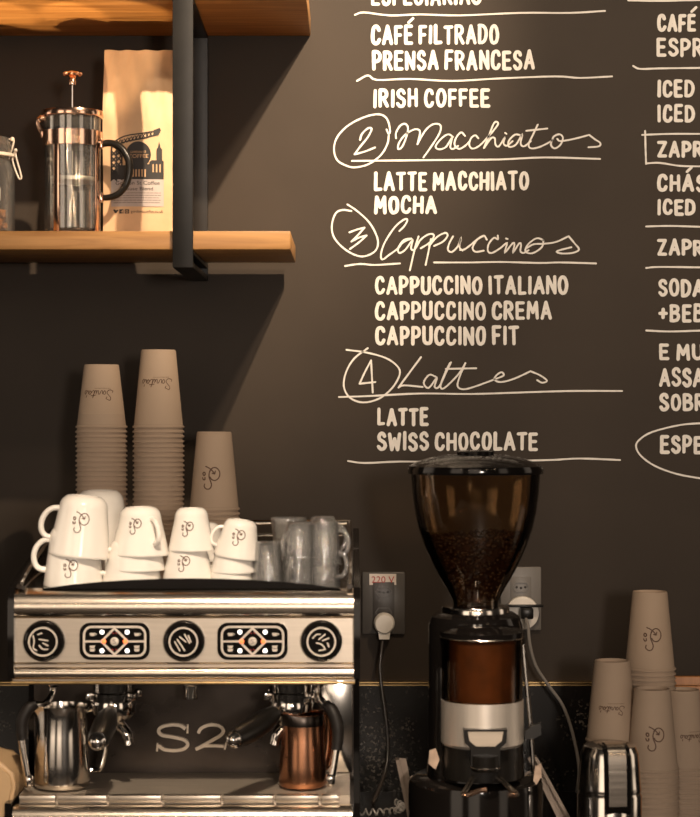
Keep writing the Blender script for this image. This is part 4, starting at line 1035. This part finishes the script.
# ---------------------------------------------------------------- steel flask
fy = -.56; fk = (CD+fy)/F
fl = thing('steel_flask', 'polished steel vacuum flask with a black-edged lid strap at the bottom right', 'flask', (P(609.5, 0, fy).x, fy, COUNTER))
fz = lambda p: CZ-COUNTER-(p-PY0)*fk
FR = 31*fk
MB().lathe([(0, 0), (FR*1.02, 0), (FR*1.04, .006), (FR*1.04, fz(794)), (FR*1.0, fz(791)), (0, fz(791))], 48).build('flask_body', M['steelm'], fl)
b = MB().lathe([(0, fz(791)), (FR*1.01, fz(791)), (FR*1.03, fz(788)), (FR*1.01, fz(785)), (FR*.97, fz(765)), (FR*.93, fz(752)), (FR*.84, fz(745.5)), (FR*.6, fz(742.5)), (FR*.3, fz(743)), (0, fz(744))], 48)
b.build('lid', M['steelm'], fl)
def strap(w_, off, z0, name, m):
    path = [(-(FR*1.03+off), fz(z0)), (-(FR*1.01+off), fz(782)), (-(FR*.98+off), fz(765)), (-(FR*.94+off), fz(753)), (-FR*.84-off*.6, fz(746)+off), (-FR*.55, fz(743)+off), (-FR*.15, fz(743.2)+off)]
    path = cat([Vector(p) for p in path], 4)
    b = MB(); v = []
    for s in (-1, 1):
        v.append([b.bm.verts.new((s*w_, p.x, p.y)) for p in path]); v.append([b.bm.verts.new((s*w_*.98, p.x+.004 if i < 17 else p.x, p.y-.004)) for i, p in enumerate(path)])
    for a_, b_ in ((v[0], v[2]), (v[1], v[3]), (v[0], v[1]), (v[2], v[3])):
        for i in range(len(path)-1): b.bm.faces.new((a_[i], a_[i+1], b_[i+1], b_[i]))
    for i in (0, -1): b.bm.faces.new((v[0][i], v[2][i], v[3][i], v[1][i]))
    o = b.build(name, m, fl); o.rotation_euler = (0, 0, .12); return o
strap(.0215, .0018, 806, 'strap', M['gloss']); strap(.0145, .0040, 800, 'pour_lever', M['trim'])

# ---------------------------------------------------------------- wooden board at the right, tan box at the left
c = P(694, 0, -.10)
t = thing('wooden_crate', 'orange-brown wooden box behind the rightmost paper cups', 'box', (P(718, 0, -.13).x, -.13, COUNTER))
wbk = (CD-.2)/F
b = MB(); b.box((-.095, -.07, 0), (.12, -.058, RZ(686, -.2)-COUNTER), .002).box((-.095, .058, 0), (.12, .07, RZ(686, -.2)-COUNTER), .002).box((-.095, -.058, 0), (-.083, .058, RZ(686, -.2)-COUNTER), .002).box((.108, -.058, 0), (.12, .058, RZ(686, -.2)-COUNTER), .002).box((-.083, -.058, 0), (.108, .058, .01))
b.build('box_panel', M['wood2'], t)
t = thing('tan_canister', 'tan rounded box cut off at the left edge beside the coffee machine', 'box', (P(-33, 0, -.66).x, -.66, COUNTER))
ck = (CD-.66)/F
zt_ = CZ-COUNTER-(752-PY0)*ck
b = MB(); prf = [(-.085, 0), (-.085, zt_-.01), (-.078, zt_), (.030, zt_), (.062, zt_-.008), (.080, zt_-.025), (.084, zt_-.045), (.055, 0)]
b.prism(prf, -.05, .07, 'y'); bmesh.ops.bevel(b.bm, geom=[e for e in b.bm.edges if abs(e.verts[0].co.y-e.verts[1].co.y) < 1e-5], offset=.006, segments=3, affect='EDGES')
b.build('box_body', M['tanplastic'], t, angle=50)
MB().lathe([(.006, 0), (.007, .001), (.007, .003), (.004, .0035), (0, .002)], 20, Matrix.Translation((.047, -.05, zt_-.032)) @ RX90).build('latch', M['brass'], t)

# ---------------------------------------------------------------- lights
def look(o, tgt): o.rotation_euler = (Vector(tgt)-o.location).to_track_quat('-Z', 'Y').to_euler()
def spot(name, loc, tgt, e, ang, blend, size, col):
    l = bpy.data.lights.new(name, 'SPOT'); l.energy = e; l.spot_size = math.radians(ang); l.spot_blend = blend; l.shadow_soft_size = size; l.color = col
    o = bpy.data.objects.new(name, l); C.objects.link(o); o.location = loc; look(o, tgt); return o
def area(name, loc, tgt, e, sx, sy, col):
    l = bpy.data.lights.new(name, 'AREA'); l.energy = e; l.shape = 'RECTANGLE'; l.size = sx; l.size_y = sy; l.color = col
    o = bpy.data.objects.new(name, l); C.objects.link(o); o.location = loc; look(o, tgt); return o
WARM = (1, .70, .44)
spot('shelf_spot', (.56, -1.56, 3.4), (-.26, 0, 2.22), 560, 36, 1.0, .02, (1, .76, .52))
spot('menu_fill', (.75, -2.0, 3.5), (.36, 0, 2.12), 190, 46, .9, .05, (1, .76, .53))  # added fill that brightens the lettered wall
spot('machine_spot', (-.05, -2.3, 3.2), (-.20, -.9, 1.07), 285, 28, .3, .06, (1, .80, .60))
for k in range(3): spot('bounce_fill', (-.70+.12*k, -.75, 1.5), (-.68+.12*k, -.21, 2.335), 46, 15, .35, .01, (1, .66, .36))  # unseen spots added in place of light bounced up from below
spot('grinder_fill', (.55, -2.4, 3.1), (.21, -.68, 1.12), 95, 15, .8, .05, (1, .80, .60))  # added fill that brightens the grinder front
area('window', (.75, -5.2, 1.85), (.1, -.3, 1.5), 60, .28, .4, (1, .85, .72))
for x, y, z in ((-1.3, -3.6, 2.5), (-.7, -4.1, 2.35), (-.1, -4.8, 2.5), (.5, -4.4, 2.4), (1.1, -3.9, 2.5), (1.6, -3.2, 2.45)):
    l = bpy.data.lights.new('pendant_bulb', 'POINT'); l.energy = 3; l.shadow_soft_size = .035; l.color = (1, .70, .42)
    o = bpy.data.objects.new('pendant_bulb', l); C.objects.link(o); o.location = (x, y, z)
# unseen room as a glow: dim warm base, bright strips added for reflections
w = bpy.data.worlds.new('World'); bpy.context.scene.world = w; w.use_nodes = True
nt = w.node_tree; bg = nt.nodes['Background']
tc = nt.nodes.new('ShaderNodeTexCoord'); sx = nt.nodes.new('ShaderNodeSeparateXYZ'); nt.links.new(tc.outputs['Generated'], sx.inputs[0])
def mth(op, a, b=None):
    n = nt.nodes.new('ShaderNodeMath'); n.operation = op
    for i, v in enumerate((a, b)):
        if v is None: continue
        if isinstance(v, (int, float)): n.inputs[i].default_value = v
        else: nt.links.new(v, n.inputs[i])
    return n.outputs[0]
az = mth('ARCTAN2', sx.outputs['X'], mth('MULTIPLY', sx.outputs['Y'], -1))
azn = mth('ADD', mth('MULTIPLY', az, 1/(2*PI)), .5)
def ramp(src, stops):
    n = nt.nodes.new('ShaderNodeValToRGB'); cr = n.color_ramp; cr.interpolation = 'LINEAR'
    while len(cr.elements) < len(stops): cr.elements.new(.5)
    for e, (p, v) in zip(cr.elements, stops): e.position = p; e.color = (v, v, v, 1)
    nt.links.new(src, n.inputs['Fac']); return n.outputs['Color']
rx = ramp(azn, [(.20, 0), (.215, .8), (.27, .8), (.285, 0), (.37, 0), (.378, 1), (.425, 1), (.433, 0), (.455, 0), (.462, 1), (.505, 1), (.512, 0), (.60, 0), (.608, .7), (.64, .7), (.648, 0), (.74, 0), (.755, .6), (.79, .6), (.805, 0)])
rz = ramp(mth('ADD', mth('MULTIPLY', sx.outputs['Z'], .5), .5), [(.0, 0), (.46, 0), (.475, 1), (.66, 1), (.68, 0)])
refl_strips = mth('MULTIPLY', rx, rz)
base = ramp(mth('ADD', mth('MULTIPLY', sx.outputs['Z'], .5), .5), [(0, .35), (.42, .5), (.5, 1.0), (.75, 1.1), (1, .7)])
tot = mth('ADD', mth('MULTIPLY', refl_strips, 1.9), mth('MULTIPLY', base, .018))
nt.links.new(tot, bg.inputs['Strength']); bg.inputs['Color'].default_value = (1, .80, .62, 1)

# ---------------------------------------------------------------- camera
cam = bpy.data.cameras.new('camera'); co_ = bpy.data.objects.new('camera', cam); C.objects.link(co_)
cam.sensor_width = 36; cam.lens = F*36/817; co_.location = (0, -CD, CZ); co_.rotation_euler = (PI/2, 0, 0)
cam.clip_start = .05
cam.dof.use_dof = True; cam.dof.focus_distance = CD; cam.dof.aperture_fstop = 7.0
S = bpy.context.scene; S.camera = co_
S.view_settings.view_transform = 'Standard'; S.view_settings.look = 'None'; S.view_settings.gamma = 1; S.view_settings.exposure = 0.0
